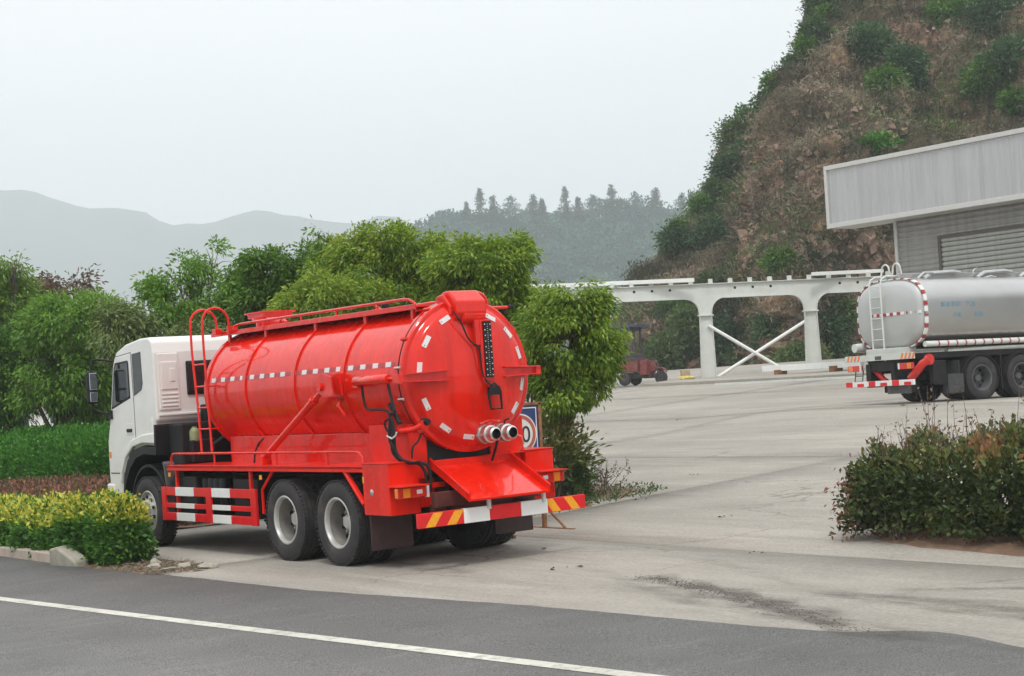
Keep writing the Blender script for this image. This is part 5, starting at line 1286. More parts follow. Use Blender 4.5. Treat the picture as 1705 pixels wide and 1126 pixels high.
for s in (-1, 1):
    m_ = MB(); m_.bb(s * 1.05, s * 1.20, -1.55, -1.12, .42, 1.0); m_.bb(s * .6, s * 1.21, 2.2, 4.9, .4, 1.06); build_each(m_, 'side_box', M['chassis'], TK, bevel=.02)
    m_ = MB()
    for yc in (0, 1.35):
        o_ = [(yc + .64 * math.cos(math.radians(a)), .50 + .62 * math.sin(math.radians(a))) for a in range(5, 176, 17)]
        i_ = [(yc + .61 * math.cos(math.radians(a)), .50 + .59 * math.sin(math.radians(a))) for a in range(5, 176, 17)]
        m_.prism(o_ + i_[::-1], 'X', s * .62, s * 1.2)
    m_.bb(s * 1.15, s * 1.19, .655, .70, .25, 1.06); tp(m_, 'mudguard', M['chassis'])
# faded two-line lettering along the tank side
def letters(body, y, z, size, parent, mat, x, rot=(math.radians(90), 0, math.radians(90)), name='lettering'):
    c = bpy.data.curves.new(name, 'FONT'); c.body = body; c.size = size; c.extrude = .002; c.space_character = 1.15
    c.materials.append(mat); o_ = bpy.data.objects.new(name, c); COL.objects.link(o_)
    dg = bpy.context.evaluated_depsgraph_get(); me = bpy.data.meshes.new_from_object(o_.evaluated_get(dg))
    bpy.data.objects.remove(o_); me.materials.clear(); me.materials.append(mat)
    o2 = bpy.data.objects.new(name, me); COL.objects.link(o2); o2.parent = parent; o2.location = (x, y, z); o2.rotation_euler = rot; return o2
def tank_text(body, y, z, size):
    xs_ = RX * (1 - (abs(z + size * .4 - ZC) / RZ) ** 3.1) ** (1 / 3.1)
    return letters(body, y, z, size, TK, M['text_blue'], xs_ + .006)
tank_text('罐体容积   汽油', -1.18, 2.28, .15); tank_text('介质        运输', -.82, 2.03, .14)
c2 = empty('tmp', (0, 0, 0)); cab(TK, M['white'], yf=9.3)
bpy.data.objects.remove(c2)

# ------------------------------------------------------------------ metal building
BX = 33.6
def gzz(x): return gz(x)
BD = tag(empty('metal_building', (BX + 1.2, 10, gz(BX + 1.2))), 'grey metal clad building with a deep fascia above a roller door', 'building')
pL = at(1377, 278, 60); pB = at(1380, 382, 60)
yL = pL.y + (pL.x - BX) * .3; zt0, zb0 = pL.z, pB.z
BZ0 = gz(BX + 1.2); lc = lambda x, y, z: (x - (BX + 1.2), y - 10, z - BZ0)
M['fascia'] = streaky('fascia_sheet', (.46, .46, .465), .45, .1, .10)
M['trim'] = simple('fascia_trim', (.56, .55, .53), .45, var=.04)
M['clad'] = streaky('corrugated_grey', (.36, .355, .34), .45, .3, .16)
M['shutter'] = streaky('roller_slats', (.40, .405, .37), .5, .15, .12)
Yl, Yr_ = yL, -14.0
npan = 38; pw = (Yl - Yr_) / npan
for k in range(npan):                                             # standing-seam fascia panels
    ya = Yl - .12 - k * pw * .994; yb_ = ya - pw * .994 + .006; m_ = MB(); xs = BX - .02
    m_.add([lc(xs, ya, zb0 + .16), lc(xs, yb_, zb0 + .16), lc(xs, yb_, zt0 - .14), lc(xs, ya, zt0 - .14)], [(0, 1, 2, 3)])
    for t_ in (.12, .37, .62, .87):
        yc = ya + (yb_ - ya) * t_; m_.add([lc(xs, yc + .03, zb0 + .16), lc(xs - .014, yc + .012, zb0 + .16), lc(xs - .014, yc - .012, zb0 + .16), lc(xs, yc - .03, zb0 + .16),
                                            lc(xs, yc + .03, zt0 - .14), lc(xs - .014, yc + .012, zt0 - .14), lc(xs - .014, yc - .012, zt0 - .14), lc(xs, yc - .03, zt0 - .14)], [(0, 1, 5, 4), (1, 2, 6, 5), (2, 3, 7, 6)])
    m_.build('fascia_panel', M['fascia'], BD, smooth=False)
def bbox(mb, x0, x1, y0, y1, z0, z1, m=0):
    a, b_ = lc(x0, y0, z0), lc(x1, y1, z1); mb.bb(a[0], b_[0], a[1], b_[1], a[2], b_[2], m)
m_ = MB(); bbox(m_, BX - .09, BX, Yl, Yr_, zt0 - .16, zt0); bbox(m_, BX - .03, BX, Yl, Yr_, zt0 - .21, zt0 - .175); m_.build('top_trim', M['trim'], BD, bevel=.01)
m_ = MB(); bbox(m_, BX - .09, BX, Yl, Yr_, zb0, zb0 + .17); m_.build('bottom_trim', M['trim'], BD, bevel=.01)
m_ = MB(); bbox(m_, BX - .088, BX + .3, Yl, Yl - .13, zb0 + .172, zt0 - .162); m_.build('end_trim', M['trim'], BD, bevel=.01)
m_ = MB(); bbox(m_, BX, BX + 1.3, Yl - .02, Yr_, zb0 + .02, zt0 - .03); m_.build('canopy', M['trim'], BD, smooth=False)
WX = BX + 1.0
pc = at(1491, 377, depth_of((WX, 19.5, 4))); yW = pc.y; 
# walk along the wall plane until the corner falls on its place
for _ in range(8):
    d_ = depth_of((WX, yW, 5)); q_ = at(1491, 377, d_); yW = q_.y; 
    yW += (WX - q_.x) * (-0.0)
def on_wall(px, py, x):
    d0, d1 = 20, 200
    for _ in range(50):
        d_ = (d0 + d1) / 2
        if at(px, py, d_).x < x: d0 = d_
        else: d1 = d_
    return at(px, py, d0)
yW = on_wall(1491, 400, WX).y; dT = on_wall(1562, 394, WX); yD, zD = dT.y, dT.z
m_ = MB(); pitch = .19; z = BZ0 - .1; zz = []; nseg = int((zb0 - z) / pitch * 4)
def corr(y0, y1, z0, z1, name):
    mb = MB(); n_ = int((z1 - z0) / pitch * 6); pts = []
    for i in range(n_ + 1):
        zc = z0 + (z1 - z0) * i / n_; ph = (zc / pitch) % 1.0; dx = .05 * (1 if ph < .3 else (1 - (ph - .3) / .2 if ph < .5 else (0 if ph < .8 else (ph - .8) / .2)))
        pts.append((WX - dx, zc))
    for (x, zc) in pts: mb.v.append(lc(x, y0, zc)); mb.v.append(lc(x, y1, zc))
    for i in range(n_): mb.f.append([2 * i, 2 * i + 1, 2 * i + 3, 2 * i + 2]); mb.m.append(0)
    return mb.build(name, M['clad'], BD, smooth=False, kind='stuff')
corr(yW - .12, yD, BZ0 - .1, zb0 + .03, 'corrugated_wall'); corr(yD, Yr_, zD, zb0 + .03, 'corrugated_wall')
m_ = MB(); bbox(m_, WX - .08, WX + .2, yW, yW - .14, BZ0 - .1, zb0 + .02); m_.build('corner_trim', M['trim'], BD, bevel=.008)
m_ = MB(); bbox(m_, WX - .06, WX + .1, yD, yD - .13, BZ0 - .1, zD); bbox(m_, WX - .06, WX + .1, yD - .13, yD - 6.2, zD - .10, zD); bbox(m_, WX - .06, WX + .1, yD - 6.2, yD - 6.33, BZ0 - .1, zD)
m_.build('door_frame', simple('brown_frame', (.10, .085, .075), .5), BD, bevel=.006)
rd = None; zc = BZ0 - .05; k = 0
while zc < zD - .17:
    m_ = MB(); pr = [(WX + .03, zc), (WX - .014, zc + .02), (WX - .03, zc + .075), (WX - .014, zc + .14), (WX + .03, zc + .162)]
    for (x, zz_) in pr: m_.v.append(lc(x, yD - .12, zz_)); m_.v.append(lc(x, yD - 6.21, zz_))
    for i in range(4): m_.f.append([2 * i, 2 * i + 1, 2 * i + 3, 2 * i + 2]); m_.m.append(0)
    m_.build('slat', M['shutter'], BD, smooth=False); zc += .170; k += 1
m_ = MB(); bbox(m_, WX + .05, WX + 22, yW - .06, Yr_, BZ0 - .2, zt0 - .2); m_.build('building_body', M['clad'], BD, smooth=False)
m_ = MB(); m_.prism([(-.2, zt0 - BZ0 - .2), (11, zt0 - BZ0 + 1.1), (22.2, zt0 - BZ0 - .2)], 'Y', yW - 10, Yr_ - 10); m_.build('roof', M['trim'], BD, smooth=False)

# ------------------------------------------------------------------ portal frame of pale steel
PF = [at(1010, 640, 72), at(1181, 631, 70.5), at(1355, 608, 70.5), at(1500, 600, 71.5)]
ZT = []; JT = []
for (px, py, d) in ((1012, 482, 72), (1165, 473, 70.5), (1347, 465, 70.5), (1495, 458, 71.5)): ZT.append(at(px, py, d).z)
for k, p in enumerate(PF): p.z = gz(p.x, p.y) - .05
fdir = (PF[2] - PF[1]); fdir.z = 0; fl_ = fdir.length; fdir.normalize(); fr_rot = math.atan2(fdir.y, fdir.x)
PR = tag(empty('portal_frame', PF[1], fr_rot), 'pale steel portal frame with curved haunches standing along the back of the yard', 'frame')
toF = lambda p: Vector(((p - PF[1]).dot(fdir), (p - PF[1]).dot(Vector((-fdir.y, fdir.x, 0))), p.z - PF[1].z))
cols = [toF(p) for p in PF]; zj = ZT[1] - PF[1].z - 1.45; ztop = ZT[1] - PF[1].z
print('frame', cols, zj, ztop, fl_)
rise = .010                                                        # the girder climbs a little to the right
def gt(x): return ztop + (x) * ((ZT[2] - ZT[1]) / fl_)
for k, c in enumerate(cols):
    zb = c.z; jz = gt(c.x) - 1.40; m_ = MB()
    # tapered column of I section
    w0, w1 = .34, .27
    m_.prism([(c.x - w0, zb), (c.x + w0, zb), (c.x + w1, jz), (c.x - w1, jz)], 'Y', -.02, .02)
    for s in (-1, 1): m_.prism([(c.x + s * w0, zb), (c.x + s * (w0 - .03), zb), (c.x + s * (w1 - .03), jz), (c.x + s * w1, jz)], 'Y', -.13, .13)
    col_ = m_.build('column', M['pale_steel'], PR, bevel=.004)
    m_ = MB(); m_.bb(c.x - .34, c.x + .34, -.15, .15, jz, jz + .05); m_.build('joint_plate', M['pale_steel'], PR, bevel=.004)
    # haunch: the column head flaring into the girder
    prof = [(c.x - w1, jz + .05)]; R_ = .62
    for a in range(0, 91, 15): prof.append((c.x - w1 - R_ + R_ * math.cos(math.radians(a)), gt(c.x) - .62 - R_ + R_ * math.sin(math.radians(a))))
    top = [(c.x - w1 - R_, gt(c.x - w1 - R_) - .02), (c.x + w1 + R_, gt(c.x + w1 + R_) - .02)]
    rp = [(c.x + w1, jz + .05)]
    for a in range(0, 91, 15): rp.append((c.x + w1 + R_ - R_ * math.cos(math.radians(a)), gt(c.x) - .62 - R_ + R_ * math.sin(math.radians(a))))
    m_ = MB(); m_.prism(prof + top + rp[::-1], 'Y', -.022, .022)
    for side in (prof, rp):
        for (x0, z0), (x1, z1) in zip(side, side[1:]):
            d = Vector((x1 - x0, 0, z1 - z0)); L_ = d.length
            if L_ < 1e-4: continue
            m_.box(((x0 + x1) / 2, 0, (z0 + z1) / 2), (L_ + .02, .26, .03), Matrix.Rotation(-math.atan2(d.z, d.x), 3, 'Y'))
    m_.build('haunch', M['pale_steel'], PR, smooth=False)
spans = [(cols[0].x - 7, cols[0].x - .89)] + [(cols[k].x + .89, cols[k + 1].x - .89) for k in range(3)] + [(cols[3].x + .89, cols[3].x + 9)]
for a, b_ in spans:
    m_ = MB(); m_.prism([(a, gt(a) - .62), (b_, gt(b_) - .62), (b_, gt(b_) - .02), (a, gt(a) - .02)], 'Y', -.02, .02)
    m_.prism([(a, gt(a) - .64), (b_, gt(b_) - .64), (b_, gt(b_) - .615), (a, gt(a) - .615)], 'Y', -.13, .13); gd = m_.build('girder', M['pale_steel'], PR, smooth=False)
    x = a + .45; m_ = MB()
    while x < b_ - .3:
        m_.lathe([(-.027, 0), (-.027, .06), (.027, .06), (.027, 0)], (x, 0, gt(x) - .22), 'Y', 10); x += .78
    m_.build('bolt_hole', M['black'], gd)
m_ = MB(); m_.prism([(cols[0].x - 7, gt(cols[0].x - 7) - .02), (cols[3].x + 9, gt(cols[3].x + 9) - .02), (cols[3].x + 9, gt(cols[3].x + 9) + .01), (cols[0].x - 7, gt(cols[0].x - 7) + .01)], 'Y', -.13, .13); m_.build('top_flange', M['pale_steel'], PR, smooth=False)
x = cols[0].x - 6.5
while x < cols[3].x + 8:
    m_ = MB(); m_.bb(x - .09, x + .09, -.08, .08, gt(x) + .01, gt(x) + .20); m_.build('purlin_cleat', M['pale_steel'], PR, bevel=.004); x += .86
def beam(name, label, a, b_, r, mat, grp=None, flat=False):
    A_, B_ = Vector(a), Vector(b_); d = B_ - A_; L_ = d.length; m_ = MB(); m_.box((L_ / 2, 0, 0), (L_, r * 2, r * 2 if not flat else r * .9))
    o_ = m_.build(name, mat, bevel=.008); o_.location = A_; o_.rotation_euler = d.to_track_quat('X', 'Z').to_euler(); return tag(o_, label, 'beam', grp)
z1_ = 70.2
beam('purlin', 'long white box purlin lying on top of the left part of the frame', at(880, 478, 71.6), at(1156, 466.5, 70.1), .085, M['white_steel'], 'white purlins lying on the frame')
beam('purlin', 'white purlin lying on the frame top close to the silver tank', at(1352, 456.5, 70.1), at(1470, 451, 71.0), .075, M['white_steel'], 'white purlins lying on the frame')
b1, b2 = at(1180, 542, 70.4), at(1300, 612, 70.2); b3, b4 = at(1194, 628, 70.9), at(1352, 528, 70.6)
for nm, a, b_ in (('brace', b1, b2), ('brace', b3, b4)):
    A_, B_ = toF(a), toF(b_); A_.y, B_.y = (-.10, -.12) if a is b1 else (.10, .12); m_ = MB(); m_.tube([A_, B_], .075, 10); m_.build(nm, M['white_steel'], PR)
A_ = at(1270, 615, 60); B_ = at(1425, 604, 56)
pipe = beam('steel_beam', 'long white steel beam lying on blocks behind the silver tanker', at(1272, 614.5, 66), at(1436, 605.5, 62), .12, M['white_steel'])
for k, (px, py, d) in enumerate(((1300, 624, 65.3), (1392, 617, 63))):
    q_ = at(px, py, d); mb = MB(); h_ = max(.12, at(px, py - 8, d).z - gz(q_.x, q_.y)); mb.bb(-.22, .22, -.16, .16, -.02, h_); o_ = mb.build('timber_block', M['rust'], bevel=.01); o_.location = (q_.x, q_.y, gz(q_.x, q_.y))
    tag(o_, ('dark block under the left part of the long white beam', 'dark block under the right part of the long white beam')[k], 'block', 'blocks under the white beam')
sl_ = struct(empty('platform', (0, 0, 0)))
def strip(p0, p1, wid, h, mat, name, par=None):
    a, b_ = Vector(p0), Vector(p1); d = (b_ - a); d.z = 0; L_ = d.length; d.normalize(); nn_ = Vector((-d.y, d.x, 0)); V_ = []; n_ = 12
    for i in range(n_ + 1):
        p = a + d * (L_ * i / n_)
        for s_, hh in ((0, 0), (0, 1), (1, 1), (1, 0)): q = p + nn_ * wid * s_; V_.append((q.x, q.y, max(gz(p.x, p.y), gz(q.x, q.y)) + (h if hh else -.1)))
    F_ = [(4 * i + j, 4 * i + (j + 1) % 4, 4 * i + 4 + (j + 1) % 4, 4 * i + 4 + j) for i in range(n_) for j in range(4)] + [(0, 1, 2, 3), (4 * n_ + 3, 4 * n_ + 2, 4 * n_ + 1, 4 * n_)]
    me = bpy.data.meshes.new(name); me.from_pydata(V_, [], F_); me.materials.append(mat); o_ = bpy.data.objects.new(name, me); COL.objects.link(o_)
    if par: o_.parent = par
    return o_
def gpix(px, py):
    d0, d1 = 8, 150
    for _ in range(50):
        d_ = (d0 + d1) / 2; q = at(px, py, d_)
        if q.z > gz(q.x, q.y): d0 = d_
        else: d1 = d_
    return at(px, py, d0)
g0, g1 = gpix(1062, 645), gpix(1450, 627)
strip(g0, g1, 1.6, .12, M['concrete2'], 'platform_edge', sl_)
tag(strip(gpix(1190, 642), gpix(1440, 629), .10, .07, M['pale_steel'], 'steel_rail'), 'thin pale steel section lying along the platform front', 'beam')

# ------------------------------------------------------------------ motor tricycle
TK3 = at(1078, 637, 69.5); TK3.z = gz(TK3.x, TK3.y)
tr_dir = at(1110, 637, 69.2) - at(1040, 641, 70.3); TG = tag(empty('cargo_tricycle', TK3, math.atan2(tr_dir.y, tr_dir.x)), 'old red motor tricycle with a flat canopy parked at the back of the yard', 'tricycle')
TG.location.z += .0
def tg(mb, name, mat, **k): return mb.build(name, mat, TG, **k)
for (x, y) in ((-.82, .5), (-.82, -.5), (.68, 0)):
    m_ = MB(); m_.lathe([(y - .07, .13), (y - .075, .2), (y - .05, .28), (y, .295), (y + .05, .28), (y + .075, .2), (y + .07, .13)], (x, 0, .295), 'Y', 24); w_ = tg(m_, 'wheel', M['rubber'])
    MB().lathe([(y - .05, 0), (y - .055, .14), (y + .055, .14), (y + .05, 0)], (x, 0, .295), 'Y', 16).build('rim', M['dustdark'], w_)
m_ = MB(); m_.bb(-1.5, -.15, -.55, .55, .62, .68); m_.bb(-1.5, -.15, -.55, -.52, .68, 1.02); m_.bb(-1.5, -.15, .52, .55, .68, 1.02); m_.bb(-.18, -.15, -.55, .55, .68, 1.1); tg(m_, 'cargo_bed', M['trike_red'], bevel=.01)
m_ = MB(); m_.bb(-.95, -.25, -.45, .45, .68, 1.22); m_.bb(-.90, -.3, -.40, .40, 1.22, 1.36); m_.bb(-.62, -.2, -.38, .38, 1.05, 1.15); m_.bb(-.66, -.58, -.38, .38, 1.1, 1.32); m_.bb(-.5, -.12, -.35, .35, .7, 1.05); tg(m_, 'seat', M['dustdark'], bevel=.03)
m_ = MB(); m_.bb(-.12, .22, -.42, .42, .42, 1.05); tg(m_, 'front_panel', M['trike_red'], bevel=.03)
m_ = MB(); m_.prism([(.0, .95), (.22, .95), (.40, 1.02), (.52, .80), (.50, .62), (.2, .5)], 'Y', -.16, .16); m_.prism([(.42, .60), (.55, .68), (.80, .64), (.98, .48), (.92, .62), (.75, .72), (.5, .74)], 'Y', -.08, .08); tg(m_, 'front_fairing', M['trike_red'], bevel=.02)
m_ = MB(); m_.tube([(.68, -.10, .30), (.56, -.10, .62), (.40, -.10, 1.02)], .03, 6); m_.tube([(.68, .10, .30), (.56, .10, .62), (.40, .10, 1.02)], .03, 6); m_.tube([(.28, -.36, 1.12), (.38, -.1, 1.08), (.38, .1, 1.08), (.28, .36, 1.12)], .025, 6)
m_.lathe([(.44, .1), (.50, .1), (.54, .07), (.54, 0)], (0, 0, .92), 'X', 12); tg(m_, 'fork', M['dustdark'])
m_ = MB(); m_.bb(-.9, .1, -.25, .25, .3, .55); m_.bb(-.1, .3, -.2, .2, .28, .46); tg(m_, 'engine', M['dustdark'], bevel=.03)
m_ = MB(); m_.tube([(-.42, -.30, 1.1), (-.38, -.30, 2.52)], .10, 6, r2=.05); m_.tube([(-.42, .30, 1.1), (-.38, .30, 2.52)], .06, 6, r2=.03); tg(m_, 'canopy_post', M['dustdark'])
m_ = MB(); m_.bb(-1.7, -.06, -.62, .62, 2.50, 2.62); m_.bb(-1.5, -.40, -.5, .5, 2.34, 2.50); tg(m_, 'canopy', M['canopy'], bevel=.01)
p_ = gpix(1142, 633); m_ = MB()
for k, (dx, s_) in enumerate(((-.25, .2), (.1, .22), (.35, .18))): pass
sk = stone('sack', (p_.x, p_.y, gz(p_.x, p_.y) + .10), (.45, .25, .13), M['sack'], 5, fr_rot); tag(sk, 'yellow sack slumped on the ground left of the column foot', 'sack')
p2_ = at(1141, 622, depth_of(p_) + .3); m_ = MB(); m_.bb(-.2, .2, -.15, .15, 0, .42); bxx = m_.build('carton', M['cardboard'], bevel=.01); bxx.location = (p2_.x, p2_.y, gz(p2_.x, p2_.y)); bxx.rotation_euler = (0, 0, fr_rot); tag(bxx, 'brown cardboard carton behind the yellow sack', 'box')

# ------------------------------------------------------------------ speed sign behind the red truck
SG = tag(empty('speed_sign', (2.13, .85, gz(2.05))), 'blue board with a round speed limit sign in a rusty frame behind the truck', 'sign')
def sg_(mb, name, mat, **k): o_ = mb.build(name, mat, SG, **k); return o_
tl = Matrix.Rotation(math.radians(-5), 4, 'X')
m_ = MB(); m_.bb(-.48, .50, -.012, .012, .70, 1.80); bd = sg_(m_, 'sign_board', M['blue'], bevel=.004)
m_ = MB()
for a, b_, c, d in ((-.45, .47, 1.755, 1.77), (-.45, .47, .73, .745)): m_.bb(a, b_, -.018, -.010, c, d)
for x in (-.45, .455): m_.bb(x, x + .014, -.018, -.010, .745, 1.755)
m_.build('border_line', M['signwhite'], bd, smooth=False)
cz = 1.40
MB().lathe([(-.020, 0.0), (-.020, .285), (-.012, .285), (-.012, 0)], (.17, 0, cz), 'Y', 48).build('disc', M['signwhite'], bd)
MB().lathe([(-.024, .215), (-.024, .265), (-.018, .265), (-.018, .215)], (.17, 0, cz), 'Y', 48, closed=True).build('red_ring', simple('faded_sign_red', (.42, .10, .06), .5), bd)
tx = letters('40', -.055, cz - .115, .33, bd, M['signblack'], 0, (math.radians(90), 0, 0), 'numerals'); tx.location = (-.01, -.026, cz - .12)
m_ = MB(); m_.bb(.50, .55, -.03, .03, .02, 1.83); m_.bb(-.53, -.48, -.03, .03, .02, 1.83); m_.bb(-.53, .55, -.03, .03, 1.80, 1.84); m_.bb(-.53, .55, -.03, .03, .64, .69); sg_(m_, 'frame', M['rust'], bevel=.004)
m_ = MB()
for x in (-.505, .525): m_.box((x, -.05, .03), (.05, 1.25, .045))
m_.tube([(.525, -.5, .04), (.525, -.03, .35)], .02, 6); m_.tube([(-.505, -.5, .04), (-.505, -.03, .35)], .02, 6); build_each(m_, 'foot', M['rust'], SG, bevel=.004)
# ------------------------------------------------------------------ things glimpsed under the trees at the left
def box_house(name, label, p, size, rz, wall, roof, cat='building'):
    h = tag(empty(name, p, rz), label, cat); x, y, z = size
    MB().bb(-x / 2, x / 2, -y / 2, y / 2, 0, z).build('wall', wall, h, smooth=False)
    MB().prism([(-y / 2 - .3, z), (0, z + y * .18), (y / 2 + .3, z), (y / 2 + .3, z + .06), (0, z + y * .18 + .06), (-y / 2 - .3, z + .06)], 'X', -x / 2 - .3, x / 2 + .3).build('roof', roof, h, smooth=False)
    for k in range(int(x / 2)): MB().bb(-x / 2 + .6 + k * 2, -x / 2 + 1.5 + k * 2, -y / 2 - .02, -y / 2 + .02, .9, 2.0).build('window', M['glass'], h, smooth=False)
    return h
p = at(72, 712, 75); p.z = gz(p.x, p.y) - .2
box_house('low_house', 'low white house with a pale sheet roof glimpsed under the dark tree', p, (3.4, 3, 1.9), -YAW, M['whitewall'], M['brown_roof'])
p = at(142, 712, 55); p.z = gz(p.x, p.y); VN = tag(empty('parked_trailer', p, -YAW), 'dark teal tarpaulin trailer glimpsed between the trunk and the cab', 'trailer')
MB().bb(-.9, 1.2, -1, 1, .9, 2.15).build('tarpaulin', M['teal'], VN, bevel=.03); MB().bb(-.9, 1.2, -1, 1, .55, .88).build('side_board', M['whitewall'], VN, bevel=.01)
for x in (-.6, .9): MB().lathe([(-1, 0), (-1, .35), (-.8, .35), (-.8, 0)], (x, 0, .35), 'Y', 16).build('wheel', M['rubber'], VN)
p = at(110, 712, 50); p.z = gz(p.x, p.y); CR = tag(empty('parked_van', p, -YAW + 1.2), 'small white van glimpsed just right of the dark tree trunk', 'van')
MB().prism([(-.9, .35), (1.1, .35), (1.12, .8), (.85, .95), (.55, 1.5), (-.9, 1.55)], 'Y', -.7, .7).build('body', M['white'], CR, bevel=.06)
MB().prism([(.80, .98), (.55, 1.42), (-.3, 1.45), (-.3, .98)], 'Y', -.712, .712).build('side_window', M['glass'], CR, bevel=.01)
for x in (-.5, .7):
    for y in (-.72, .60): MB().lathe([(y, 0), (y, .3), (y + .12, .3), (y + .12, 0)], (x, 0, .3), 'Y', 16).build('wheel', M['rubber'], CR)
# ------------------------------------------------------------------ trees and hedges
def tree(name, label, trunk_px, d, blobs, mat, n_cl, per=14, leaf=.09, wid=.019, spread=.13, seed=1, group=None, droop=.8, trunk_r=.07, dd=0, forks=3, tb=.0, freq=1.1, thr=-.12, **kw):
    """blobs: (px, py, rx_px, ry_px[, depth offset]); the crown is solid in depth too"""
    s_ = d / F_PX; g = at(trunk_px[0], trunk_px[1], d); base = Vector((g.x, g.y, gz(g.x, g.y)))
    e_ = tag(empty(name, base), label, 'tree', group)
    B = []
    for b in blobs:
        c = at(b[0], b[1], d + (b[4] if len(b) > 4 else 0)) - base; rx, ry = b[2] * s_, b[3] * s_
        B.append((tuple(c), (rx, rx, ry)))
    foliage('crown', B, M[mat], n_cl, per, leaf, wid, spread, e_, droop=droop, seed=seed, tb=tb, freq=freq, thr=thr, minz=.12, **kw)
    rr_ = random.Random(seed); m_ = MB(); hc = min(c[2] - r[2] * .5 for c, r in B)
    ctr = Vector((sum(c[0] for c, r in B) / len(B), sum(c[1] for c, r in B) / len(B), 0)); fork = Vector((ctr.x * .2, ctr.y * .2, max(.35, hc * .55)))
    m_.tube([(0, 0, -.15), (fork.x * .4, fork.y * .4, fork.z * .5), fork], [trunk_r * 1.3, trunk_r, trunk_r * .9], 8)
    for c, r in B:
        c = Vector(c); mid = fork.lerp(c, .5) + Vector((rr_.uniform(-.1, .1), rr_.uniform(-.1, .1), .12)); m_.tube([fork, mid, c + Vector((0, 0, r[2] * .3))], [trunk_r * .6, trunk_r * .4, trunk_r * .12], 6)
        for k in range(6):
            a = rr_.random() * 6.3; t = rr_.uniform(.3, .95); s0 = mid.lerp(c, t)
            q = c + Vector((math.cos(a) * r[0], math.sin(a) * r[1], rr_.uniform(-.3, .8) * r[2])) * .85
            m_.tube([s0, s0.lerp(q, .5) + Vector((0, 0, .06)), q], [trunk_r * .22, trunk_r * .14, trunk_r * .05], 5)
    m_.build('trunk', M['bark'], e_)
    return e_
GT = 'trees planted in the strip behind the red truck'
tree('bushy_tree', 'rounded bright green tree overhanging the yard right of the red tank', (935, 830), 26.2,
     [(955, 560, 78, 72), (978, 615, 52, 60, .3), (920, 520, 60, 40, .4), (900, 600, 60, 80, .5), (935, 648, 48, 42, -.2), (998, 575, 28, 44), (960, 500, 50, 28), (900, 665, 32, 34, .6), (965, 652, 34, 24, .1)], 'leaf_bright', 1650, 25, .085, .017, .075, 31, GT, .85, .07, tb=.0, thr=.06, freq=2.2)
tree('bushy_tree', 'dark headed yellow green tree just above the lock housing', (820, 800), 29,
     [(800, 450, 75, 45), (845, 425, 42, 32, .2), (760, 440, 50, 40, .3), (800, 500, 90, 40, .2), (850, 470, 40, 35)], 'leaf_bright', 1250, 24, .095, .018, .08, 32, GT, .65, .07, tb=.04, thr=.03, freq=2.0)
tree('bushy_tree', 'tall yellow green tree rising behind the middle of the tank', (650, 800), 31,
     [(640, 420, 62, 48), (590, 440, 56, 48, .3), (690, 430, 60, 44, .2), (640, 480, 110, 50, .3), (560, 475, 50, 45), (720, 470, 60, 50, .4), (645, 392, 26, 24)], 'leaf_bright', 2000, 24, .095, .018, .085, 33, GT, .6, .08, tb=.08, thr=.03, freq=2.0)
tree('bushy_tree', 'low yellowish tree against the rear half of the tank', (560, 800), 29.6,
     [(540, 500, 60, 38), (600, 505, 55, 32, .2), (500, 520, 40, 32)], 'leaf_bright', 1100, 15, .09, .018, .10, 34, GT, .65, .06, tb=.1, thr=-.02, freq=1.7)
tree('slender_tree', 'thin shoot of a tree with pale tips standing above the others', (545, 800), 33,
     [(540, 400, 20, 24), (530, 388, 12, 12), (548, 425, 15, 24), (540, 455, 14, 25)], 'leaf_mid', 170, 12, .13, .022, .10, 35, GT, .7, .045, tb=.3)
tree('bushy_tree', 'dense green tree between the loose tree and the tall yellow one', (465, 800), 34,
     [(450, 450, 46, 34), (500, 440, 34, 30, .3), (470, 490, 72, 48, .2), (430, 510, 45, 45), (510, 500, 40, 50)], 'leaf_mid', 1350, 20, .11, .021, .09, 36, GT, .55, .08, tb=.1, thr=0.04, freq=1.9)
tree('open_tree', 'loose airy dark tree with open branches above the cab', (330, 800), 35,
     [(355, 430, 36, 28), (300, 460, 46, 34, .3), (250, 475, 22, 16), (340, 490, 70, 50, .2), (290, 520, 60, 45), (380, 520, 50, 50, .3), (385, 450, 26, 30)], 'leaf_dark', 850, 18, .115, .023, .085, 37, GT, .5, .06, tb=.30, thr=.08, freq=1.9)
tree('small_tree', 'yellow green young tree beside the cab roof', (215, 760), 33,
     [(205, 555, 40, 45), (235, 580, 44, 45, .3), (180, 530, 26, 25), (270, 560, 40, 30, .5), (330, 570, 40, 30, .6)], 'leaf_olive', 1100, 13, .12, .020, .12, 38, GT, .8, .05, tb=.38)
tree('dark_tree', 'broad dark green tree with a forked trunk left of the cab', (92, 722), 40,
     [(125, 540, 76, 52), (70, 570, 50, 52, .4), (170, 530, 34, 40, .2), (110, 620, 90, 60, .3), (50, 640, 30, 44), (150, 650, 40, 40, .6), (90, 660, 60, 30, .4)], 'leaf_dark', 2000, 20, .13, .025, .11, 39, GT, .5, .12, tb=.32, thr=.02, freq=1.6)
tree('dark_tree', 'shaded dark tree filling the gap between the forked tree and the cab', (168, 724), 44,
     [(150, 640, 60, 60), (200, 620, 40, 70), (120, 660, 30, 30)], 'leaf_dark', 900, 13, .17, .03, .18, 46, GT, .6, .08, tb=.0)
tree('brown_tree', 'brown leaved tree poking up behind the dark green one', (110, 720), 46,
     [(130, 475, 26, 20), (90, 475, 26, 18, .5), (60, 520, 50, 36), (20, 560, 40, 60), (10, 610, 30, 60)], 'leaf_brown', 620, 12, .17, .03, .17, 40, None, .3, .08, tb=.1, thr=0.0)
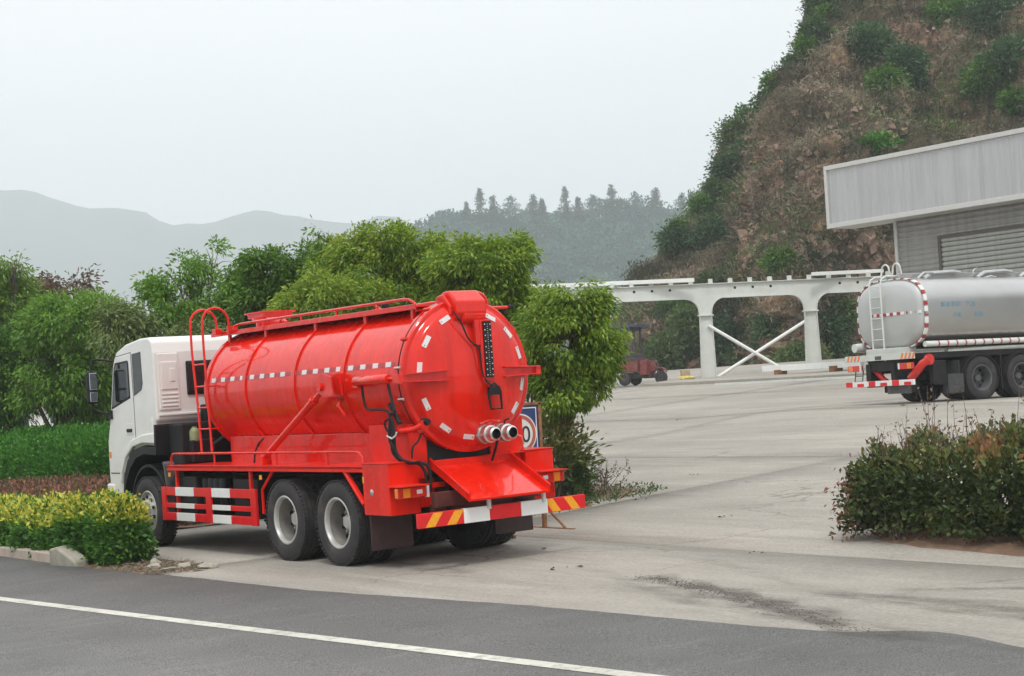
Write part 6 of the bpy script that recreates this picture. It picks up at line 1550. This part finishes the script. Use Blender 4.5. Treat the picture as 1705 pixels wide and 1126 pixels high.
tree('bright_tree', 'bright green conical tree at the left edge', (15, 720), 42,
     [(22, 462, 34, 34), (0, 500, 50, 40, .3), (25, 440, 18, 18), (-40, 500, 50, 60)], 'leaf_mid', 900, 13, .16, .024, .15, 41, None, .5, .09, tb=.38)
tree('dark_tree', 'shaded dark tree low at the left edge of the photograph', (-10, 722), 41,
     [(5, 650, 36, 70), (-40, 620, 60, 80), (15, 590, 34, 40)], 'leaf_dark', 900, 13, .16, .028, .17, 42, None, .5, .1, tb=.1)

# clipped hedges : leaves on a box-like volume
def hedge(name, label, cat, x0, x1, y0, y1, z0f, h, mat, n, leaf, wid, seed, tint=None, lump=.10, taper=0, stem_n=14, mats=None, round_=.18):
    rng = np.random.default_rng(seed); cx, cy_ = (x0 + x1) / 2, (y0 + y1) / 2; base = Vector((cx, cy_, z0f(cx, cy_))); e_ = tag(empty(name, base), label, cat)
    hx, hy = (x1 - x0) / 2, (y1 - y0) / 2; u = norm(rng.normal(size=(n, 3))); ax = np.abs(u) / np.array([1, 1, 1.0]); k = 1 / (np.sum(np.abs(u) ** 4.2, 1) ** (1 / 4.2)); u = u * k[:, None]
    r = np.where(rng.random(n) < .8, 1 - np.abs(rng.normal(0, .07, n)), rng.random(n) ** .5)
    Q = u * r[:, None] * np.array([hx, hy, h / 2]); Q[:, 2] += h / 2
    wob = np.array([noise.noise(Vector((q[0] * 2.2 + seed, q[1] * 2.2, q[2] * 2))) + .5 * noise.noise(Vector((q[0] * 6 + seed, q[1] * 6, q[2] * 6))) for q in Q])
    Q = Q + norm(u * np.array([1 / hx, 1 / hy, 2 / h])) * (wob * lump)[:, None]
    keep = wob > -.75; Q, u, wob = Q[keep], u[keep], wob[keep]; n = len(Q)
    Q[:, 2] += np.array([z0f(cx + q[0], cy_ + q[1]) for q in Q]) - base.z
    per = 4; Q = np.repeat(Q, per, 0) + rng.normal(size=(n * per, 3)) * leaf * .5; U = np.repeat(norm(u * np.array([1 / hx, 1 / hy, 2 / h])), per, 0)
    D = norm(U * .7 + np.array([0, 0, .55]) + rng.normal(size=Q.shape) * .6)
    zt = np.clip((Q[:, 2]) / h, 0, 1); base_t = np.repeat(rng.random(n) * .45, per) + rng.random(len(Q)) * .3
    T = base_t + .1 * zt if tint is None else tint(Q, zt, base_t, rng)
    Vq = leaf_quads(Q, D, leaf * rng.uniform(.6, 1.3, len(Q)), wid * rng.uniform(.6, 1.3, len(Q)), rng, .2)
    ok = Vq[:, :, 2].min(1) > .02 - 0 * hx
    quads_object('foliage', Vq[ok], np.clip(T[ok], 0, 1), M[mat], e_)
    m_ = MB(); rr_ = random.Random(seed)
    for k in range(stem_n):
        a = Vector((rr_.uniform(-.8, .8) * hx, rr_.uniform(-.85, .85) * hy, -.05)); a.z += z0f(cx + a.x, cy_ + a.y) - base.z
        for j in range(3):
            b_ = a + Vector((rr_.uniform(-.2, .2), rr_.uniform(-.2, .2), h * rr_.uniform(.5, .85))); m_.tube([a, a.lerp(b_, .5) + Vector((.03, .02, 0)), b_], [.014, .010, .004], 5)
    m_.build('stem', M['bark'], e_); return e_
def gold(Q, zt, b, rng):
    nz_ = np.array([noise.noise(Vector((q[0] * 1.8, q[1] * 1.8, 3))) for q in Q[::4]]); nz_ = np.repeat(nz_, 4)[:len(Q)]
    if len(nz_) < len(Q): nz_ = np.pad(nz_, (0, len(Q) - len(nz_)))
    f = np.clip((zt - .66 + .14 * nz_) * 6, 0, 1) * np.where(rng.random(len(Q)) < .68, 1, .15)
    return b * .38 * (1 - f) + f * (.55 + b * .65)
zf = lambda x, y: gz(x, y) - .02
hedge('golden_hedge', 'golden topped clipped shrub closest to the truck front wheel', 'hedge', -2.92, -2.15, 3.40, 5.25, zf, .86, 'leaf_yellow', 5600, .080, .022, 61, gold, .24)
hedge('golden_hedge', 'golden topped low hedge running to the left edge above the kerb', 'hedge', -2.86, -1.95, 5.1, 12.0, zf, .68, 'leaf_yellow', 10500, .080, .022, 62, gold, .24)
def redt(Q, zt, b, rng):
    f = (zt > .8) & (rng.random(len(Q)) < .4); return np.where(f, .7 + b * .5, b * .9)
hedge('red_brown_hedge', 'low red brown hedge behind the golden one', 'hedge', -1.7, 2.6, 8.6, 17.5, lambda x, y: gz(x, y) - .02, .74, 'leaf_redb', 11000, .085, .020, 63, redt, .16)
hedge('green_hedge', 'tall clipped dark green hedge left of the cab', 'hedge', 1.0, 4.3, 15.5, 28.0, lambda x, y: max(gz(x, y), 0), 1.62, 'leaf_hedge', 24000, .10, .022, 64, None, .2)
def pho(Q, zt, b, rng):
    v = np.array([noise.noise(Vector((q[0] * 1.7 + 5, q[1] * 1.7, q[2] * 1.7))) for q in Q]); top = np.clip((zt - .62) * 2.6, 0, 1)
    return b * .55 + .18 * top + np.where((rng.random(len(Q)) < .06 + .30 * top) | (v > .42), .42, 0) + .1 * v
hedge('photinia_bush', 'wide reddish tipped green bush on bare soil at the right edge', 'bush', 2.72, 4.0, -9.5, -4.62, lambda x, y: gz(x, y) + .04, 1.0, 'leaf_bush', 9000, .085, .023, 65, pho, .34, stem_n=40)
# bare and reddish twigs standing above the bush
rr = random.Random(9); PB = [o for o in bpy.data.objects if o.name.startswith('photinia_bush')][0]
m_ = MB(); Ptw = []
for k in range(170):
    x, y = rr.uniform(-.5, .6), rr.uniform(-1.6, 2.0); z0 = .85 + .0 * x; hgt = rr.uniform(.25, .62) * (.75 if rr.random() < .8 else 1.35)
    a = Vector((x, y, z0)); b_ = a + Vector((rr.uniform(-.12, .12), rr.uniform(-.12, .12), hgt)); c_ = a.lerp(b_, .55) + Vector((rr.uniform(-.04, .04), rr.uniform(-.04, .04), 0))
    m_.tube([a, c_, b_], [.006, .004, .002], 4, cap=False)
    for j in range(7): Ptw.append(tuple(a.lerp(b_, rr.uniform(.35, 1)) + Vector((rr.gauss(0, .02), rr.gauss(0, .02), 0))))
m_.build('twig', M['twig'], PB, kind='stuff')
Ptw = np.array(Ptw); rng = np.random.default_rng(4)
quads_object('tip_leaves', leaf_quads(Ptw, norm(rng.normal(size=Ptw.shape) + np.array([0, 0, .4])), rng.uniform(.03, .075, len(Ptw)), rng.uniform(.006, .014, len(Ptw)), rng), rng.uniform(.35, 1, len(Ptw)), M['leaf_brown'], PB)
# reddish dead leaves on the left flank of the bush
p_ = Vector((2.95, -4.74, .45)) - PB.location; n = 420
Pq = np.array(p_) + rng.normal(size=(n, 3)) * np.array([.16, .10, .22]); quads_object('dry_leaves', leaf_quads(Pq, norm(rng.normal(size=(n, 3)) + np.array([-.2, .5, -.2])), rng.uniform(.04, .09, n), rng.uniform(.010, .02, n), rng), rng.uniform(.4, 1, n), M['leaf_redb'], PB)
# plants at the foot of the strip, right of the truck
q = at(918, 770, 26); shrub('leafy_shrub', 'grey green leafy shrub under the overhanging tree right of the truck', (q.x, q.y, .85), (.62, .62, .74), M['leaf_bush'], 330, 12, .13, .022, .10, 71, cat='shrub', droop=-.1, up=.4)
q = at(955, 790, 26.4); shrub('leafy_shrub', 'smaller leafy shrub beside the concrete edge of the strip', (q.x, q.y, .62), (.36, .36, .45), M['leaf_olive'], 120, 12, .12, .02, .09, 72, cat='shrub', droop=-.1, up=.4)
def weed(label, px, py, h, seed, n=7):
    g = gpix(px, py); e_ = tag(empty('dry_weed', (g.x, g.y, gz(g.x, g.y))), label, 'weed', 'dry weeds at the strip corner'); rr_ = random.Random(seed); m_ = MB(); P_ = []
    for k in range(n):
        b_ = Vector((rr_.gauss(0, .16), rr_.gauss(0, .16), h * rr_.uniform(.6, 1.05))); m_.tube([(0, 0, 0), b_ * .5 + Vector((rr_.gauss(0, .03), 0, 0)), b_], [.007, .005, .002], 4)
        for j in range(4):
            s0 = b_ * rr_.uniform(.4, .95); t_ = s0 + Vector((rr_.gauss(0, .09), rr_.gauss(0, .09), rr_.uniform(.02, .14))); m_.tube([s0, t_], [.004, .002], 4)
            for i in range(5): P_.append(tuple(s0.lerp(t_, rr_.random()) + Vector((rr_.gauss(0, .012),) * 3)))
    m_.build('stem', M['twig'], e_); P_ = np.array(P_); r_ = np.random.default_rng(seed)
    quads_object('seed_head', leaf_quads(P_, norm(r_.normal(size=P_.shape)), r_.uniform(.025, .06, len(P_)), r_.uniform(.006, .012, len(P_)), r_), r_.random(len(P_)), M['leaf_brown'], e_)
weed('tallest dry weed at the corner of the planting strip', 1004, 826, .62, 81, 9); weed('short dry weed just left of the tallest one', 982, 828, .45, 82, 7); weed('thin dry weed at the very tip of the strip', 1020, 822, .42, 83, 5)
weed('sparse weed stalk close to the small leafy shrub', 968, 834, .40, 84, 5)
rng = np.random.default_rng(15); n = 2600
P = np.stack([rng.uniform(2.7, 6.6, n), 1.9 + rng.random(n) ** 1.6 * 6, np.zeros(n)], 1); P[:, 2] = [gz(p[0], p[1]) + .06 for p in P]
keep = (P[:, 0] - 4.7) ** 6 / 2.2 ** 6 + (P[:, 1] - 21) ** 6 / 19.2 ** 6 < 1; P = P[keep]; n = len(P)
tag(quads_object('ground_cover', leaf_quads(P, norm(rng.normal(size=(n, 3)) * .8 + np.array([0, 0, .9])), rng.uniform(.04, .10, n), rng.uniform(.008, .018, n), rng), rng.random(n) * .6, M['leaf_olive']), 'low green ground cover in the planting strip', 'ground cover', kind='stuff')
n = 1500; P = np.stack([rng.uniform(2.75, 4.2, n), rng.uniform(-12, -4.4, n), np.zeros(n)], 1); P[:, 2] = [gz(p[0], p[1]) + .07 for p in P]
tag(quads_object('leaf_litter', leaf_quads(P, norm(rng.normal(size=(n, 3)) * np.array([1, 1, .3])), rng.uniform(.03, .07, n), rng.uniform(.008, .016, n), rng), rng.uniform(.3, 1, n), M['leaf_brown']), 'brown leaf litter on the soil under the reddish bush', 'leaves', kind='stuff')
